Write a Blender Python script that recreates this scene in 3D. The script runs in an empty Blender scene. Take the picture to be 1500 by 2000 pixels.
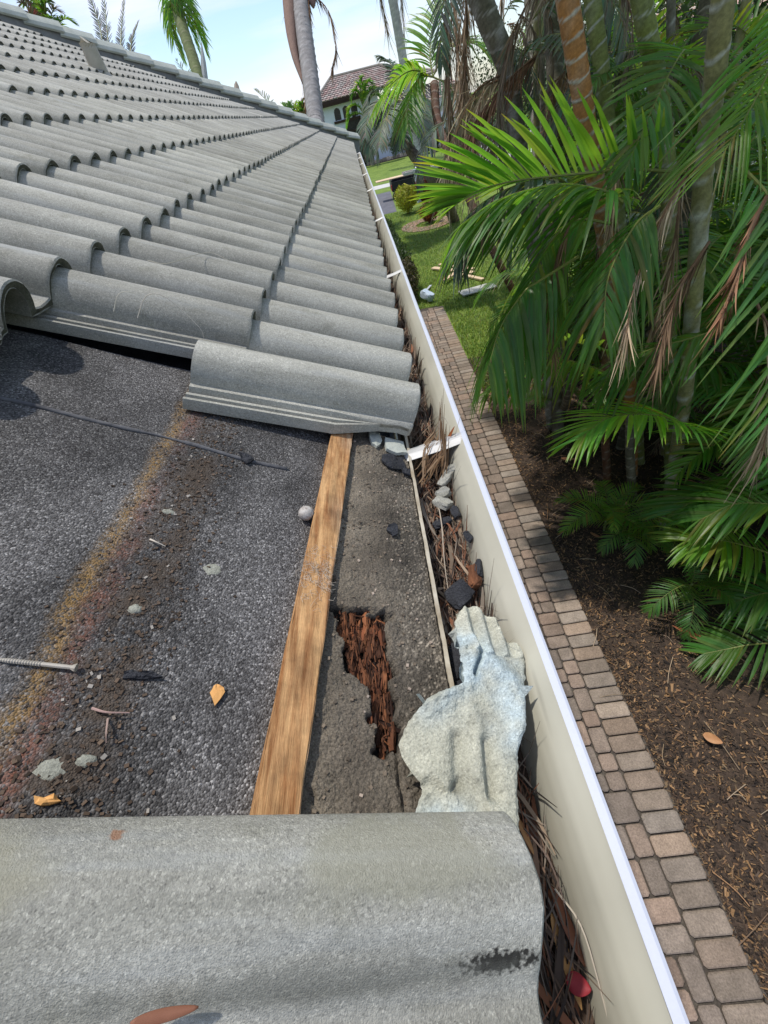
import bpy, math, random
from math import radians as rad, sin, cos, pi, exp, sqrt, atan2, hypot
from mathutils import Vector as V, Matrix, Euler, noise
random.seed(11)
R = random.random
def U(a, b): return a + (b - a) * random.random()
scene = bpy.context.scene
TH = rad(27.5); CT, ST = cos(TH), sin(TH)
GZ = -2.7
def RW(u, v, n=0.0): return V((CT*u + ST*n, v, -ST*u + CT*n))

# ------------------------------------------------------------------ camera
cam_d = bpy.data.cameras.new('camera'); cam = bpy.data.objects.new('camera', cam_d)
scene.collection.objects.link(cam); scene.camera = cam
cam_d.sensor_fit = 'VERTICAL'; cam_d.sensor_height = 36.0; cam_d.sensor_width = 36.0
cam_d.lens = 36.0 * 820.0 / 2000.0
cam_d.clip_start = 0.02; cam_d.clip_end = 900
_rt = V((0.9803705, -0.0644809, -0.1863220)); _dn = V((-0.1793615, -0.6840887, -0.7070022)); _fw = V((-0.0818726, 0.7265430, -0.6822258))
cam.matrix_world = Matrix(((_rt.x, -_dn.x, -_fw.x, -0.026), (_rt.y, -_dn.y, -_fw.y, -0.799), (_rt.z, -_dn.z, -_fw.z, 0.467), (0, 0, 0, 1)))

# ------------------------------------------------------------------ sun and sky
SUN = V((0.245, -0.22, -1.0)).normalized()
sd = bpy.data.lights.new('sun', 'SUN'); so = bpy.data.objects.new('sun', sd); scene.collection.objects.link(so)
sd.energy = 2.8; sd.angle = rad(1.5); sd.color = (1.0, 0.95, 0.87)
so.rotation_euler = SUN.to_track_quat('-Z', 'Y').to_euler(); so.location = (-6, 4, 12)
w = bpy.data.worlds.new('World'); scene.world = w; w.use_nodes = True
nt = w.node_tree; nt.nodes.clear()
wo = nt.nodes.new('ShaderNodeOutputWorld'); bg = nt.nodes.new('ShaderNodeBackground'); nt.links.new(bg.outputs[0], wo.inputs[0])
sky = nt.nodes.new('ShaderNodeTexSky'); sky.sky_type = 'NISHITA'; sky.sun_disc = False
toS = -SUN
sky.sun_elevation = math.asin(toS.z); sky.sun_rotation = atan2(toS.x, toS.y)
sky.air_density = 1.0; sky.dust_density = 0.7; sky.ozone_density = 3.6
bg.inputs[1].default_value = 0.15
tc = nt.nodes.new('ShaderNodeTexCoord')
mp = nt.nodes.new('ShaderNodeMapping'); mp.inputs['Scale'].default_value = (1.6, 1.6, 11.0); mp.inputs['Rotation'].default_value = (0.12, 0.30, 0.4)
nz = nt.nodes.new('ShaderNodeTexNoise'); nz.inputs['Scale'].default_value = 1.3; nz.inputs['Detail'].default_value = 6; nz.inputs['Roughness'].default_value = 0.52
rp = nt.nodes.new('ShaderNodeValToRGB'); rp.color_ramp.elements[0].position = 0.44; rp.color_ramp.elements[1].position = 0.66
rp.color_ramp.elements[0].color = (0.05, 0.05, 0.05, 1); rp.color_ramp.elements[1].color = (0.85, 0.85, 0.85, 1)
mx = nt.nodes.new('ShaderNodeMixRGB'); mx.inputs[2].default_value = (5.5, 5.55, 6.2, 1)
nt.links.new(tc.outputs['Generated'], mp.inputs[0]); nt.links.new(mp.outputs[0], nz.inputs[0]); nt.links.new(nz.outputs[0], rp.inputs[0])
nt.links.new(rp.outputs[0], mx.inputs[0]); nt.links.new(sky.outputs[0], mx.inputs[1]); nt.links.new(mx.outputs[0], bg.inputs[0])
scene.view_settings.view_transform = 'Standard'; scene.view_settings.look = 'None'
scene.view_settings.gamma = 1.0; scene.view_settings.use_curve_mapping = False
scene.view_settings.exposure = 0.36

# ------------------------------------------------------------------ materials
MATS = {}
def mat(name, c1, c2=None, scale=6, rough=.85, bump=0, bscale=60, speck=0, sscale=300, tint=False, objvar=0, spec=.3,
        metal=0, detail=5, lo=.3, hi=.7, stretch=None, speckw=None, bdist=.004, objoff=True, rawbump=False):
    m = bpy.data.materials.new(name); m.use_nodes = True; n = m.node_tree.nodes; l = m.node_tree.links
    b = n['Principled BSDF']; b.inputs['Roughness'].default_value = rough; b.inputs['Metallic'].default_value = metal
    b.inputs['Specular IOR Level'].default_value = spec
    t = n.new('ShaderNodeTexCoord'); oi = n.new('ShaderNodeObjectInfo')
    co = t.outputs['Object']
    if objoff:
        sc = n.new('ShaderNodeVectorMath'); sc.operation = 'SCALE'; sc.inputs[0].default_value = (37, 17, 23); l.new(oi.outputs['Random'], sc.inputs['Scale'])
        ad = n.new('ShaderNodeVectorMath'); ad.operation = 'ADD'; l.new(co, ad.inputs[0]); l.new(sc.outputs[0], ad.inputs[1]); co = ad.outputs[0]
    raw = co
    if stretch:
        mpn = n.new('ShaderNodeMapping'); mpn.inputs['Scale'].default_value = stretch; l.new(co, mpn.inputs[0]); co = mpn.outputs[0]
    nz = n.new('ShaderNodeTexNoise'); nz.inputs['Scale'].default_value = scale; nz.inputs['Detail'].default_value = detail; nz.inputs['Roughness'].default_value = .6
    l.new(co, nz.inputs[0])
    r = n.new('ShaderNodeValToRGB'); r.color_ramp.elements[0].position = lo; r.color_ramp.elements[1].position = hi
    c2 = c2 or c1
    r.color_ramp.elements[0].color = (*c1, 1); r.color_ramp.elements[1].color = (*c2, 1); l.new(nz.outputs[0], r.inputs[0])
    out = r.outputs[0]
    if speck:
        s = n.new('ShaderNodeTexNoise'); s.inputs['Scale'].default_value = sscale; s.inputs['Detail'].default_value = 3; s.inputs['Roughness'].default_value = .7; l.new(raw, s.inputs[0])
        mr = n.new('ShaderNodeMapRange'); mr.inputs[1].default_value = .3; mr.inputs[2].default_value = .7; mr.inputs[3].default_value = 1 - speck; mr.inputs[4].default_value = 1 + speck
        l.new(s.outputs[0], mr.inputs[0])
        x = n.new('ShaderNodeVectorMath'); x.operation = 'SCALE'; l.new(out, x.inputs[0]); l.new(mr.outputs[0], x.inputs['Scale']); out = x.outputs[0]
    if objvar:
        mr = n.new('ShaderNodeMapRange'); mr.inputs[3].default_value = 1 - objvar; mr.inputs[4].default_value = 1 + objvar; l.new(oi.outputs['Random'], mr.inputs[0])
        x = n.new('ShaderNodeVectorMath'); x.operation = 'SCALE'; l.new(out, x.inputs[0]); l.new(mr.outputs[0], x.inputs['Scale']); out = x.outputs[0]
    if tint:
        a = n.new('ShaderNodeAttribute'); a.attribute_name = 'tint'
        x = n.new('ShaderNodeMixRGB'); x.blend_type = 'MULTIPLY'; x.inputs[0].default_value = 1; l.new(out, x.inputs[1]); l.new(a.outputs['Color'], x.inputs[2]); out = x.outputs[0]
    l.new(out, b.inputs['Base Color'])
    if bump:
        bn = n.new('ShaderNodeTexNoise'); bn.inputs['Scale'].default_value = bscale; bn.inputs['Detail'].default_value = 4; l.new(raw if (not stretch or rawbump) else co, bn.inputs[0])
        bp = n.new('ShaderNodeBump'); bp.inputs['Strength'].default_value = bump; bp.inputs['Distance'].default_value = bdist; l.new(bn.outputs[0], bp.inputs['Height']); l.new(bp.outputs[0], b.inputs['Normal'])
    MATS[name] = m
    return m
def leafmat(name, c1, c2, trans, tf=.4, rough=.38, spec=.5, scale=3):
    m = mat(name, c1, c2, scale=scale, rough=rough, tint=True, spec=spec)
    n = m.node_tree.nodes; l = m.node_tree.links; b = n['Principled BSDF']; o = n['Material Output']
    tr = n.new('ShaderNodeBsdfTranslucent'); a = n.new('ShaderNodeAttribute'); a.attribute_name = 'tint'
    x = n.new('ShaderNodeMixRGB'); x.blend_type = 'MULTIPLY'; x.inputs[0].default_value = 1; x.inputs[1].default_value = (*trans, 1); l.new(a.outputs['Color'], x.inputs[2]); l.new(x.outputs[0], tr.inputs[0])
    mxs = n.new('ShaderNodeMixShader'); mxs.inputs[0].default_value = tf; l.new(b.outputs[0], mxs.inputs[1]); l.new(tr.outputs[0], mxs.inputs[2]); l.new(mxs.outputs[0], o.inputs[0])
    return m

# ------------------------------------------------------------------ mesh helpers
WL = {}
class MB:
    def __init__(s): s.v = []; s.f = []; s.mi = []; s.c = []; s.hasc = False
    def add(s, vs, fs, mi=0, col=None):
        o = len(s.v); s.v += [tuple(p) for p in vs]; s.f += [tuple(i + o for i in f) for f in fs]; s.mi += [mi] * len(fs)
        if col is None: s.c += [(1, 1, 1)] * len(vs)
        else:
            s.hasc = True
            s.c += list(col) if isinstance(col, list) else [col] * len(vs)
    def box(s, lo, hi, mi=0, col=None, X=None):
        x0, y0, z0 = lo; x1, y1, z1 = hi
        vs = [V(p) for p in ((x0,y0,z0),(x1,y0,z0),(x1,y1,z0),(x0,y1,z0),(x0,y0,z1),(x1,y0,z1),(x1,y1,z1),(x0,y1,z1))]
        if X: vs = [X(p) for p in vs]
        s.add(vs, [(0,3,2,1),(4,5,6,7),(0,1,5,4),(1,2,6,5),(2,3,7,6),(3,0,4,7)], mi, col)
    def obox(s, c, ax, ay, az, mi=0, col=None):
        vs = [c + ax*i + ay*j + az*k for k in (-1, 1) for j in (-1, 1) for i in (-1, 1)]
        s.add(vs, [(0,2,3,1),(4,5,7,6),(0,1,5,4),(1,3,7,5),(3,2,6,7),(2,0,4,6)], mi, col)
    def tube(s, pts, rad_, seg=8, mi=0, col=None, cap=True):
        pts = [V(p) for p in pts]; n = len(pts)
        vs = []; cs = []
        ref = V((0.31, 0.2, 0.93)).normalized()
        for i, p in enumerate(pts):
            t = (pts[min(i+1, n-1)] - pts[max(i-1, 0)]).normalized()
            a = t.cross(ref)
            if a.length < .1: a = t.cross(V((1, 0, 0)))
            a.normalize(); b = t.cross(a)
            r = rad_[i] if isinstance(rad_, (list, tuple)) else rad_
            for k in range(seg):
                q = 2*pi*k/seg; vs.append(p + (a*cos(q) + b*sin(q))*r)
                if isinstance(col, list): cs.append(col[i])
        fs = [(i*seg+k, i*seg+(k+1) % seg, (i+1)*seg+(k+1) % seg, (i+1)*seg+k) for i in range(n-1) for k in range(seg)]
        if cap: fs += [tuple(range(seg))[::-1], tuple((n-1)*seg+k for k in range(seg))]
        s.add(vs, fs, mi, cs if isinstance(col, list) else col)
    def grid(s, nu, nv, fn, mi=0, colfn=None, keep=None):
        vs = []; cs = []
        for i in range(nu+1):
            for j in range(nv+1):
                p = fn(i/nu, j/nv); vs.append(p)
                if colfn: cs.append(colfn(i/nu, j/nv))
        fs = []
        for i in range(nu):
            for j in range(nv):
                if keep is None or keep((i+.5)/nu, (j+.5)/nv):
                    fs.append((i*(nv+1)+j, (i+1)*(nv+1)+j, (i+1)*(nv+1)+j+1, i*(nv+1)+j+1))
        s.add(vs, fs, mi, cs if colfn else None)
    def mesh(s, name, mats, smooth=False):
        me = bpy.data.meshes.new(name); me.from_pydata(s.v, [], s.f)
        for m in (mats if isinstance(mats, (list, tuple)) else [mats]): me.materials.append(m)
        me.polygons.foreach_set('material_index', s.mi)
        if smooth: me.polygons.foreach_set('use_smooth', [True]*len(s.f))
        a = me.color_attributes.new('tint', 'FLOAT_COLOR', 'POINT')
        a.data.foreach_set('color', [x for c in s.c for x in (c[0], c[1], c[2], 1.0)])
        me.update(); return me
    def build(s, name, mats, parent=None, smooth=False, loc=None):
        me = s.mesh(name, mats, smooth); return link(me, name, parent, loc)
def link(me, name, parent=None, loc=None, rot=None, scl=None):
    o = bpy.data.objects.new(name, me); scene.collection.objects.link(o)
    wl = V(loc) if loc is not None else V((0, 0, 0)); WL[o.name] = wl
    if parent:
        o.parent = parent; o.location = wl - WL[parent.name]
    else: o.location = wl
    if rot is not None: o.rotation_euler = rot
    if scl is not None: o.scale = scl if hasattr(scl, '__len__') else (scl,)*3
    return o
def thing(name, loc, label, cat, group=None):
    o = link(None, name, None, loc); return tag(o, label, cat, group)
def tag(o, label, cat, group=None):
    o['label'] = label; o['category'] = cat
    if group: o['group'] = group
    return o
def structure(o): o['kind'] = 'structure'; return o
def stuff(o, label=None, cat=None):
    o['kind'] = 'stuff'
    if label: o['label'] = label
    if cat: o['category'] = cat
    return o
def recentre(mb, c):
    c = V(c); mb.v = [(p[0]-c.x, p[1]-c.y, p[2]-c.z) for p in mb.v]; return mb
def solo(mb, name, mats, label, cat, group=None, smooth=False, c=None):
    if c is None:
        n = len(mb.v); c = (sum(p[0] for p in mb.v)/n, sum(p[1] for p in mb.v)/n, min(p[2] for p in mb.v))
    recentre(mb, c); o = mb.build(name, mats, None, smooth, c); return tag(o, label, cat, group)
def N3(p, s=1.0): return noise.noise(V(p)*s)
def fb(p, s=1.0, o=3): return sum(noise.noise(V(p)*s*(2**k))/(2**k) for k in range(o))
def inpoly(x, y, P):
    c = False; j = len(P)-1
    for i in range(len(P)):
        if (P[i][1] > y) != (P[j][1] > y) and x < (P[j][0]-P[i][0])*(y-P[i][1])/(P[j][1]-P[i][1])+P[i][0]: c = not c
        j = i
    return c
def segd(x, y, a, b):
    dx, dy = b[0]-a[0], b[1]-a[1]; t = max(0, min(1, ((x-a[0])*dx+(y-a[1])*dy)/(dx*dx+dy*dy+1e-12)))
    return hypot(x-a[0]-t*dx, y-a[1]-t*dy)
def polyd(x, y, P, closed=True):
    return min(segd(x, y, P[i], P[(i+1) % len(P)]) for i in range(len(P) if closed else len(P)-1))
def spline(P, n):
    P = [V(p) for p in P]; Q = [P[0]*2-P[1]] + P + [P[-1]*2-P[-2]]; out = []
    for k in range(n+1):
        t = k/n*(len(P)-1); i = min(int(t), len(P)-2); f = t-i
        a, b, c, d = Q[i], Q[i+1], Q[i+2], Q[i+3]
        out.append(.5*((2*b)+(c-a)*f+(2*a-5*b+4*c-d)*f*f+(3*b-a-3*c+d)*f**3))
    return out

# ------------------------------------------------------------------ material set
M_tile = mat('grey_concrete_tile', (.262, .254, .216), (.392, .382, .330), scale=9, rough=.70, spec=.42, bump=.75, bscale=900, speck=.16, sscale=300, objvar=.16, bdist=.0013, stretch=(.5, 1.4, 1), rawbump=True)
M_tedge = mat('shaded_raw_tile_edge', (.060, .060, .044), (.135, .135, .105), scale=40, rough=.95, bump=.8, bscale=200, speck=.3, sscale=300)  # tile nose faces: bare concrete and dirt, with their shade painted into the dark olive
M_wood = mat('batten_wood', (.25, .105, .034), (.55, .325, .145), scale=5, rough=.75, bump=.35, bscale=30, stretch=(26, 2.0, 26), speck=.18, sscale=60, lo=.34, hi=.66, objoff=False, tint=True)
M_dirt = mat('caked_dirt', (.125, .107, .085), (.245, .215, .172), scale=14, rough=.95, bump=1, bscale=260, speck=.55, sscale=420, tint=True, bdist=.004)
M_rot = mat('rotted_wood', (.050, .021, .011), (.23, .092, .042), scale=16, rough=.85, bump=.6, bscale=60, stretch=(5, 1, 5), tint=True)
M_mort = mat('pale_mortar', (.27, .275, .245), (.41, .41, .365), scale=14, rough=.95, bump=.9, bscale=520, speck=.26, sscale=520, tint=True, bdist=.0014)
M_cream = mat('gutter_cream', (.45, .435, .35), (.52, .50, .41), scale=5, rough=.36, spec=.5, tint=True)
M_white = mat('gutter_white', (.50, .52, .59), (.53, .55, .62), scale=9, rough=.35, spec=.5, speck=.02)
M_alu = mat('hanger_metal', (.36, .36, .35), (.58, .57, .55), scale=30, rough=.45, spec=.5, stretch=(.4, 3, 3))
M_felt = mat('black_felt', (.012, .013, .016), (.045, .047, .055), scale=30, rough=.8, bump=1, bscale=300, speck=.5, sscale=500)
M_litter = mat('dead_leaf_litter', (.9, .9, .9), (1, 1, 1), rough=.85, tint=True)
M_soil = mat('dark_soil', (.032, .023, .018), (.100, .068, .048), scale=30, rough=.95, bump=1, bscale=80, speck=.4, sscale=160, tint=True)
M_dust = mat('hip_mortar_grey', (.17, .17, .165), (.25, .25, .24), scale=12, rough=.95, bump=.4, bscale=60, speck=.15)
M_cap = mat('cap_tile', (.36, .38, .33), (.47, .49, .44), scale=7, rough=.9, bump=.3, bscale=160, speck=.12, objvar=.06)
M_lead = mat('lead_boot', (.36, .33, .26), (.48, .44, .35), scale=9, rough=.6, bump=.3, bscale=30)
M_paver = mat('paver', (.155, .130, .110), (.31, .262, .225), scale=11, rough=.9, bump=.5, bscale=120, speck=.30, sscale=120, tint=True, objvar=.20, lo=.2, hi=.8)
M_sand = mat('joint_sand', (.05, .042, .035), (.10, .085, .07), scale=30, rough=.95, speck=.3, sscale=120)
M_chip = mat('mulch_chip', (.8, .8, .8), (1, 1, 1), rough=.9, tint=True)
M_grassg = mat('lawn', (.10, .165, .022), (.19, .265, .045), scale=1.5, rough=.9, bump=.8, bscale=40, speck=.35, sscale=30, bdist=.03)
M_blade = leafmat('grass_blade', (.09, .155, .028), (.17, .24, .05), (.24, .38, .05), .3, .5)
M_leaf = leafmat('palm_leaf', (.048, .120, .022), (.090, .19, .042), (.33, .62, .05), .44, .42, .45)
M_leafy = leafmat('palm_leaf_light', (.080, .185, .022), (.13, .25, .035), (.36, .64, .05), .44, .42, .45)
M_leafg = leafmat('palm_leaf_grey', (.095, .13, .085), (.16, .20, .14), (.16, .25, .10), .25, .5, .35)
M_dead = leafmat('dead_frond', (.19, .135, .09), (.37, .30, .22), (.24, .17, .10), .15, .8, .2)
M_rach = mat('frond_rachis', (.14, .17, .035), (.24, .24, .06), scale=4, rough=.5, tint=True)
M_trunk = mat('palm_trunk', (.8, .8, .8), (1, 1, 1), scale=14, rough=.8, bump=.4, bscale=40, speck=.25, sscale=60, tint=True, stretch=(1, 1, .35))
M_bark = mat('rough_bark', (.10, .075, .055), (.22, .18, .145), scale=16, rough=.95, bump=1, bscale=30, tint=True, bdist=.02)
M_stucco = mat('white_stucco', (.66, .70, .82), (.72, .76, .88), scale=3, rough=.9)
M_brown = mat('dark_brown_trim', (.035, .020, .016), (.055, .030, .024), scale=3, rough=.7)
M_rooft = mat('terracotta_tile', (.8, .8, .8), (1, 1, 1), scale=5, rough=.9, tint=True)
M_glass = mat('dark_window', (.012, .014, .018), (.03, .03, .035), rough=.15, spec=.6)
M_asph = mat('asphalt', (.10, .10, .115), (.15, .15, .165), scale=3, rough=.95, speck=.15, sscale=60)
M_conc = mat('sidewalk', (.46, .45, .42), (.56, .55, .52), scale=2, rough=.9)
M_board = mat('new_lumber', (.56, .40, .25), (.70, .54, .36), scale=3, rough=.8, stretch=(1, 6, 6))
M_bag = mat('clear_plastic', (.42, .50, .60), (.62, .70, .78), scale=20, rough=.2, spec=.6)
M_black = mat('black_paint', (.015, .016, .018), (.03, .03, .034), rough=.5)
M_red = mat('red_lens', (.45, .02, .015), (.55, .03, .02), rough=.3)
M_shell = mat('shell_white', (.26, .22, .19), (.56, .53, .49), scale=150, rough=.55, bump=.4, bscale=160)
M_screw = mat('galvanised_screw', (.30, .27, .22), (.46, .42, .36), scale=60, rough=.55, spec=.5)
M_chipo = mat('fresh_wood_chip', (.62, .30, .09), (.72, .42, .16), scale=30, rough=.8)
M_leafbr = mat('brown_leaf', (.17, .065, .035), (.27, .12, .07), scale=14, rough=.6, tint=True)
M_stone = mat('border_stone', (.42, .34, .27), (.60, .52, .44), scale=5, rough=.9, tint=True)

def streaks(m):
    n = m.node_tree.nodes; l = m.node_tree.links; b = n['Principled BSDF']; src = b.inputs['Base Color'].links[0].from_socket
    t = n.new('ShaderNodeTexCoord'); oi = n.new('ShaderNodeObjectInfo')
    sc = n.new('ShaderNodeVectorMath'); sc.operation = 'SCALE'; sc.inputs[0].default_value = (91, 53, 29); l.new(oi.outputs['Random'], sc.inputs['Scale'])
    ad = n.new('ShaderNodeVectorMath'); ad.operation = 'ADD'; l.new(t.outputs['Object'], ad.inputs[0]); l.new(sc.outputs[0], ad.inputs[1])
    out = src
    for scl, ns, a, b_, col, amt in (((1.6, 26, 9), 1.0, .50, .72, (.40, .41, .38), .55), ((3.2, 42, 12), 1.3, .52, .74, (.60, .60, .62), .35), ((9, 14, 9), 2.2, .60, .78, (.46, .46, .36), .5)):
        mp = n.new('ShaderNodeMapping'); mp.inputs['Scale'].default_value = scl; l.new(ad.outputs[0], mp.inputs[0])
        nz = n.new('ShaderNodeTexNoise'); nz.inputs['Scale'].default_value = ns; nz.inputs['Detail'].default_value = 5; l.new(mp.outputs[0], nz.inputs[0])
        r = n.new('ShaderNodeMapRange'); r.inputs[1].default_value = a; r.inputs[2].default_value = b_; r.inputs[3].default_value = 0; r.inputs[4].default_value = amt; l.new(nz.outputs[0], r.inputs[0])
        mx_ = n.new('ShaderNodeMixRGB'); mx_.blend_type = 'MIX' if ns == 1.3 else 'MULTIPLY'; l.new(r.outputs[0], mx_.inputs[0]); l.new(out, mx_.inputs[1]); mx_.inputs[2].default_value = ((.40, .42, .42) if ns == 1.3 else col)+(1,); out = mx_.outputs[0]
    l.new(out, b.inputs['Base Color'])
def grains(m, scale, amt, pit=.0):
    n = m.node_tree.nodes; l = m.node_tree.links; b = n['Principled BSDF']; src = b.inputs['Base Color'].links[0].from_socket
    t = n.new('ShaderNodeTexCoord'); out = src
    for sc_, am in ((scale, amt), (scale*.47, amt*.55)):
        vo = n.new('ShaderNodeTexVoronoi'); vo.inputs['Scale'].default_value = sc_; l.new(t.outputs['Object'], vo.inputs['Vector'])
        sp = n.new('ShaderNodeSeparateColor'); l.new(vo.outputs['Color'], sp.inputs[0])
        cr = n.new('ShaderNodeValToRGB'); e = cr.color_ramp.elements; e[0].position = 0; v0 = 1-am*1.3; e[0].color = (v0, v0, v0, 1); e[1].position = 1; v1 = 1+am*1.6; e[1].color = (v1, v1, v1, 1)
        for p_, v_ in ((.12, 1-am*.35), (.85, 1+am*.25)): q_ = e.new(p_); q_.color = (v_, v_, v_, 1)
        l.new(sp.outputs[0], cr.inputs[0])
        x = n.new('ShaderNodeMixRGB'); x.blend_type = 'MULTIPLY'; x.inputs[0].default_value = 1; l.new(out, x.inputs[1]); l.new(cr.outputs[0], x.inputs[2]); out = x.outputs[0]
    l.new(out, b.inputs['Base Color'])
grains(M_tile, 860, .25); grains(M_mort, 620, .13)
streaks(M_tile)
# cap sheet (mineral granules, paint stripe, brown dirt run); object coordinates are (u, v, n) on the roof slope
def underlay_mat():
    m = bpy.data.materials.new('granulated_cap_sheet'); m.use_nodes = True; n = m.node_tree.nodes; l = m.node_tree.links
    b = n['Principled BSDF']; b.inputs['Roughness'].default_value = .9; b.inputs['Specular IOR Level'].default_value = .12
    t = n.new('ShaderNodeTexCoord'); co = t.outputs['Object']
    def nzn(s, d=4, r=.6):
        x = n.new('ShaderNodeTexNoise'); x.inputs['Scale'].default_value = s; x.inputs['Detail'].default_value = d; x.inputs['Roughness'].default_value = r; l.new(co, x.inputs[0]); return x.outputs[0]
    def mth(op, a, b_=None, clamp=False):
        x = n.new('ShaderNodeMath'); x.operation = op; x.use_clamp = clamp
        for i, q in enumerate((a, b_)):
            if q is None: continue
            if isinstance(q, (int, float)): x.inputs[i].default_value = q
            else: l.new(q, x.inputs[i])
        return x.outputs[0]
    def rng(a, f0, f1, t0, t1):
        x = n.new('ShaderNodeMapRange'); x.interpolation_type = 'SMOOTHSTEP'
        for i, q in enumerate((f0, f1, t0, t1)): x.inputs[i+1].default_value = q
        l.new(a, x.inputs[0]); return x.outputs[0]
    def mixc(f, a, c):
        x = n.new('ShaderNodeMixRGB'); l.new(f, x.inputs[0])
        if isinstance(a, tuple): x.inputs[1].default_value = (*a, 1)
        else: l.new(a, x.inputs[1])
        if isinstance(c, tuple): x.inputs[2].default_value = (*c, 1)
        else: l.new(c, x.inputs[2])
        return x.outputs[0]
    vo = n.new('ShaderNodeTexVoronoi'); vo.inputs['Scale'].default_value = 480; l.new(co, vo.inputs['Vector'])
    sp = n.new('ShaderNodeSeparateColor'); l.new(vo.outputs['Color'], sp.inputs[0])
    rp = n.new('ShaderNodeValToRGB'); e = rp.color_ramp.elements; e[0].position = 0; e[0].color = (.036, .034, .033, 1); e[1].position = 1; e[1].color = (.225, .218, .21, 1)
    x = e.new(.55); x.color = (.080, .077, .075, 1); x = e.new(.88); x.color = (.122, .118, .115, 1); l.new(sp.outputs[0], rp.inputs[0])
    big = rng(nzn(5), .35, .68, .85, 1.75)
    sc = n.new('ShaderNodeVectorMath'); sc.operation = 'SCALE'; l.new(rp.outputs[0], sc.inputs[0]); l.new(big, sc.inputs['Scale']); col = sc.outputs[0]
    xyz = n.new('ShaderNodeSeparateXYZ'); l.new(co, xyz.inputs[0]); u, v = xyz.outputs[0], xyz.outputs[1]
    wob = mth('MULTIPLY', mth('SUBTRACT', nzn(14), .5), .035)
    uu = mth('ADD', u, wob)
    # brown dirt run beside the stripe
    d1 = rng(mth('ABSOLUTE', mth('ADD', uu, .372)), 0.004, .050, 1, 0)
    d2 = mth('MULTIPLY', d1, rng(nzn(26, 5), .36, .60, 0, 1)); d2 = mth('MULTIPLY', d2, rng(v, -.30, -.05, .95, .35))
    dc = mixc(nzn(70), (.034, .027, .022), (.14, .108, .082)); col = mixc(d2, col, dc)
    # sprayed paint stripe: yellow on one side, red on the other, worn
    wear = rng(nzn(38, 5), .32, .56, .25, 1)
    yl = mth('MULTIPLY', rng(mth('ABSOLUTE', mth('ADD', uu, .432)), .000, .022, 1, 0), wear)
    gr = mth('MULTIPLY', rng(sp.outputs[1], .1, .6, .1, 1), .52)
    col = mixc(mth('MULTIPLY', yl, gr), col, (.40, .235, .07))
    re = mth('MULTIPLY', rng(mth('ABSOLUTE', mth('ADD', uu, .412)), .000, .022, 1, 0), wear)
    re = mth('MULTIPLY', re, rng(nzn(9), .38, .58, .1, 1))
    col = mixc(mth('MULTIPLY', re, mth('MULTIPLY', rng(sp.outputs[2], .1, .6, .1, 1), .48)), col, (.33, .125, .07))
    l.new(col, b.inputs['Base Color'])
    h = mth('ADD', mth('MULTIPLY', vo.outputs['Distance'], -1.0), mth('MULTIPLY', sp.outputs[1], .6))
    bp = n.new('ShaderNodeBump'); bp.inputs['Strength'].default_value = .9; bp.inputs['Distance'].default_value = .002; l.new(h, bp.inputs['Height']); l.new(bp.outputs[0], b.inputs['Normal'])
    return m
M_under = underlay_mat()

# foreground tile: the same concrete, with a spot of black mould and a rust fleck (object coordinates u, v, n)
def mould_mat():
    m = M_tile.copy(); m.name = 'grey_concrete_tile_mouldy'; n = m.node_tree.nodes; l = m.node_tree.links; b = n['Principled BSDF']
    src = b.inputs['Base Color'].links[0].from_socket
    t = n.new('ShaderNodeTexCoord'); out = src
    for (c, sx, sy, col, amt, ns) in (((-.034, -.0375, .0), 30, 165, (.022, .02, .016), 1.0, 260), ((-.29, .034, .04), 190, 230, (.26, .10, .03), .7, 190), ((-.16, -.040, .0), 7, 110, (.13, .13, .11), .40, 60), ((-.40, .01, .05), 12, 26, (.27, .255, .18), .6, 20), ((-.10, .02, .05), 12, 26, (.27, .26, .19), .55, 20)):
        mp = n.new('ShaderNodeMapping'); mp.vector_type = 'POINT'; mp.inputs['Location'].default_value = (-c[0]*sx, -(c[1]+.155)*sy, 0); mp.inputs['Scale'].default_value = (sx, sy, 0); l.new(t.outputs['Object'], mp.inputs[0])
        ln = n.new('ShaderNodeVectorMath'); ln.operation = 'LENGTH'; l.new(mp.outputs[0], ln.inputs[0])
        nz = n.new('ShaderNodeTexNoise'); nz.inputs['Scale'].default_value = ns; nz.inputs['Detail'].default_value = 5; l.new(t.outputs['Object'], nz.inputs[0])
        a = n.new('ShaderNodeMath'); a.operation = 'MULTIPLY_ADD'; a.inputs[1].default_value = 2.2; a.inputs[2].default_value = -1.1; l.new(nz.outputs[0], a.inputs[0])
        s = n.new('ShaderNodeMath'); s.operation = 'ADD'; l.new(ln.outputs['Value'], s.inputs[0]); l.new(a.outputs[0], s.inputs[1])
        r = n.new('ShaderNodeMapRange'); r.inputs[1].default_value = .55; r.inputs[2].default_value = 1.0; r.inputs[3].default_value = amt; r.inputs[4].default_value = 0; l.new(s.outputs[0], r.inputs[0])
        x = n.new('ShaderNodeMixRGB'); l.new(r.outputs[0], x.inputs[0]); l.new(out, x.inputs[1]); x.inputs[2].default_value = (*col, 1); out = x.outputs[0]
    l.new(out, b.inputs['Base Color']); return m
M_mould = mould_mat()

# ================================================================== SETTING: ground
mb = MB()
mb.grid(40, 60, lambda a, b: V((-60+150*a, -40+340*b, GZ)))
structure(mb.build('ground', M_grassg))
mb = MB()
def bedp(a, b):
    y = -2.6+8.4*b; x0 = 1.10+.012*max(y, 0); x = x0+(5.2-x0)*a
    return V((x, y, GZ+.006+.035*max(0, fb((x, y, 0), 1.3))*min(1, a*8)))
mb.grid(60, 90, bedp, colfn=lambda a, b: (.8, .8, .8))
structure(mb.build('mulch_bed', M_soil, smooth=True))

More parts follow.
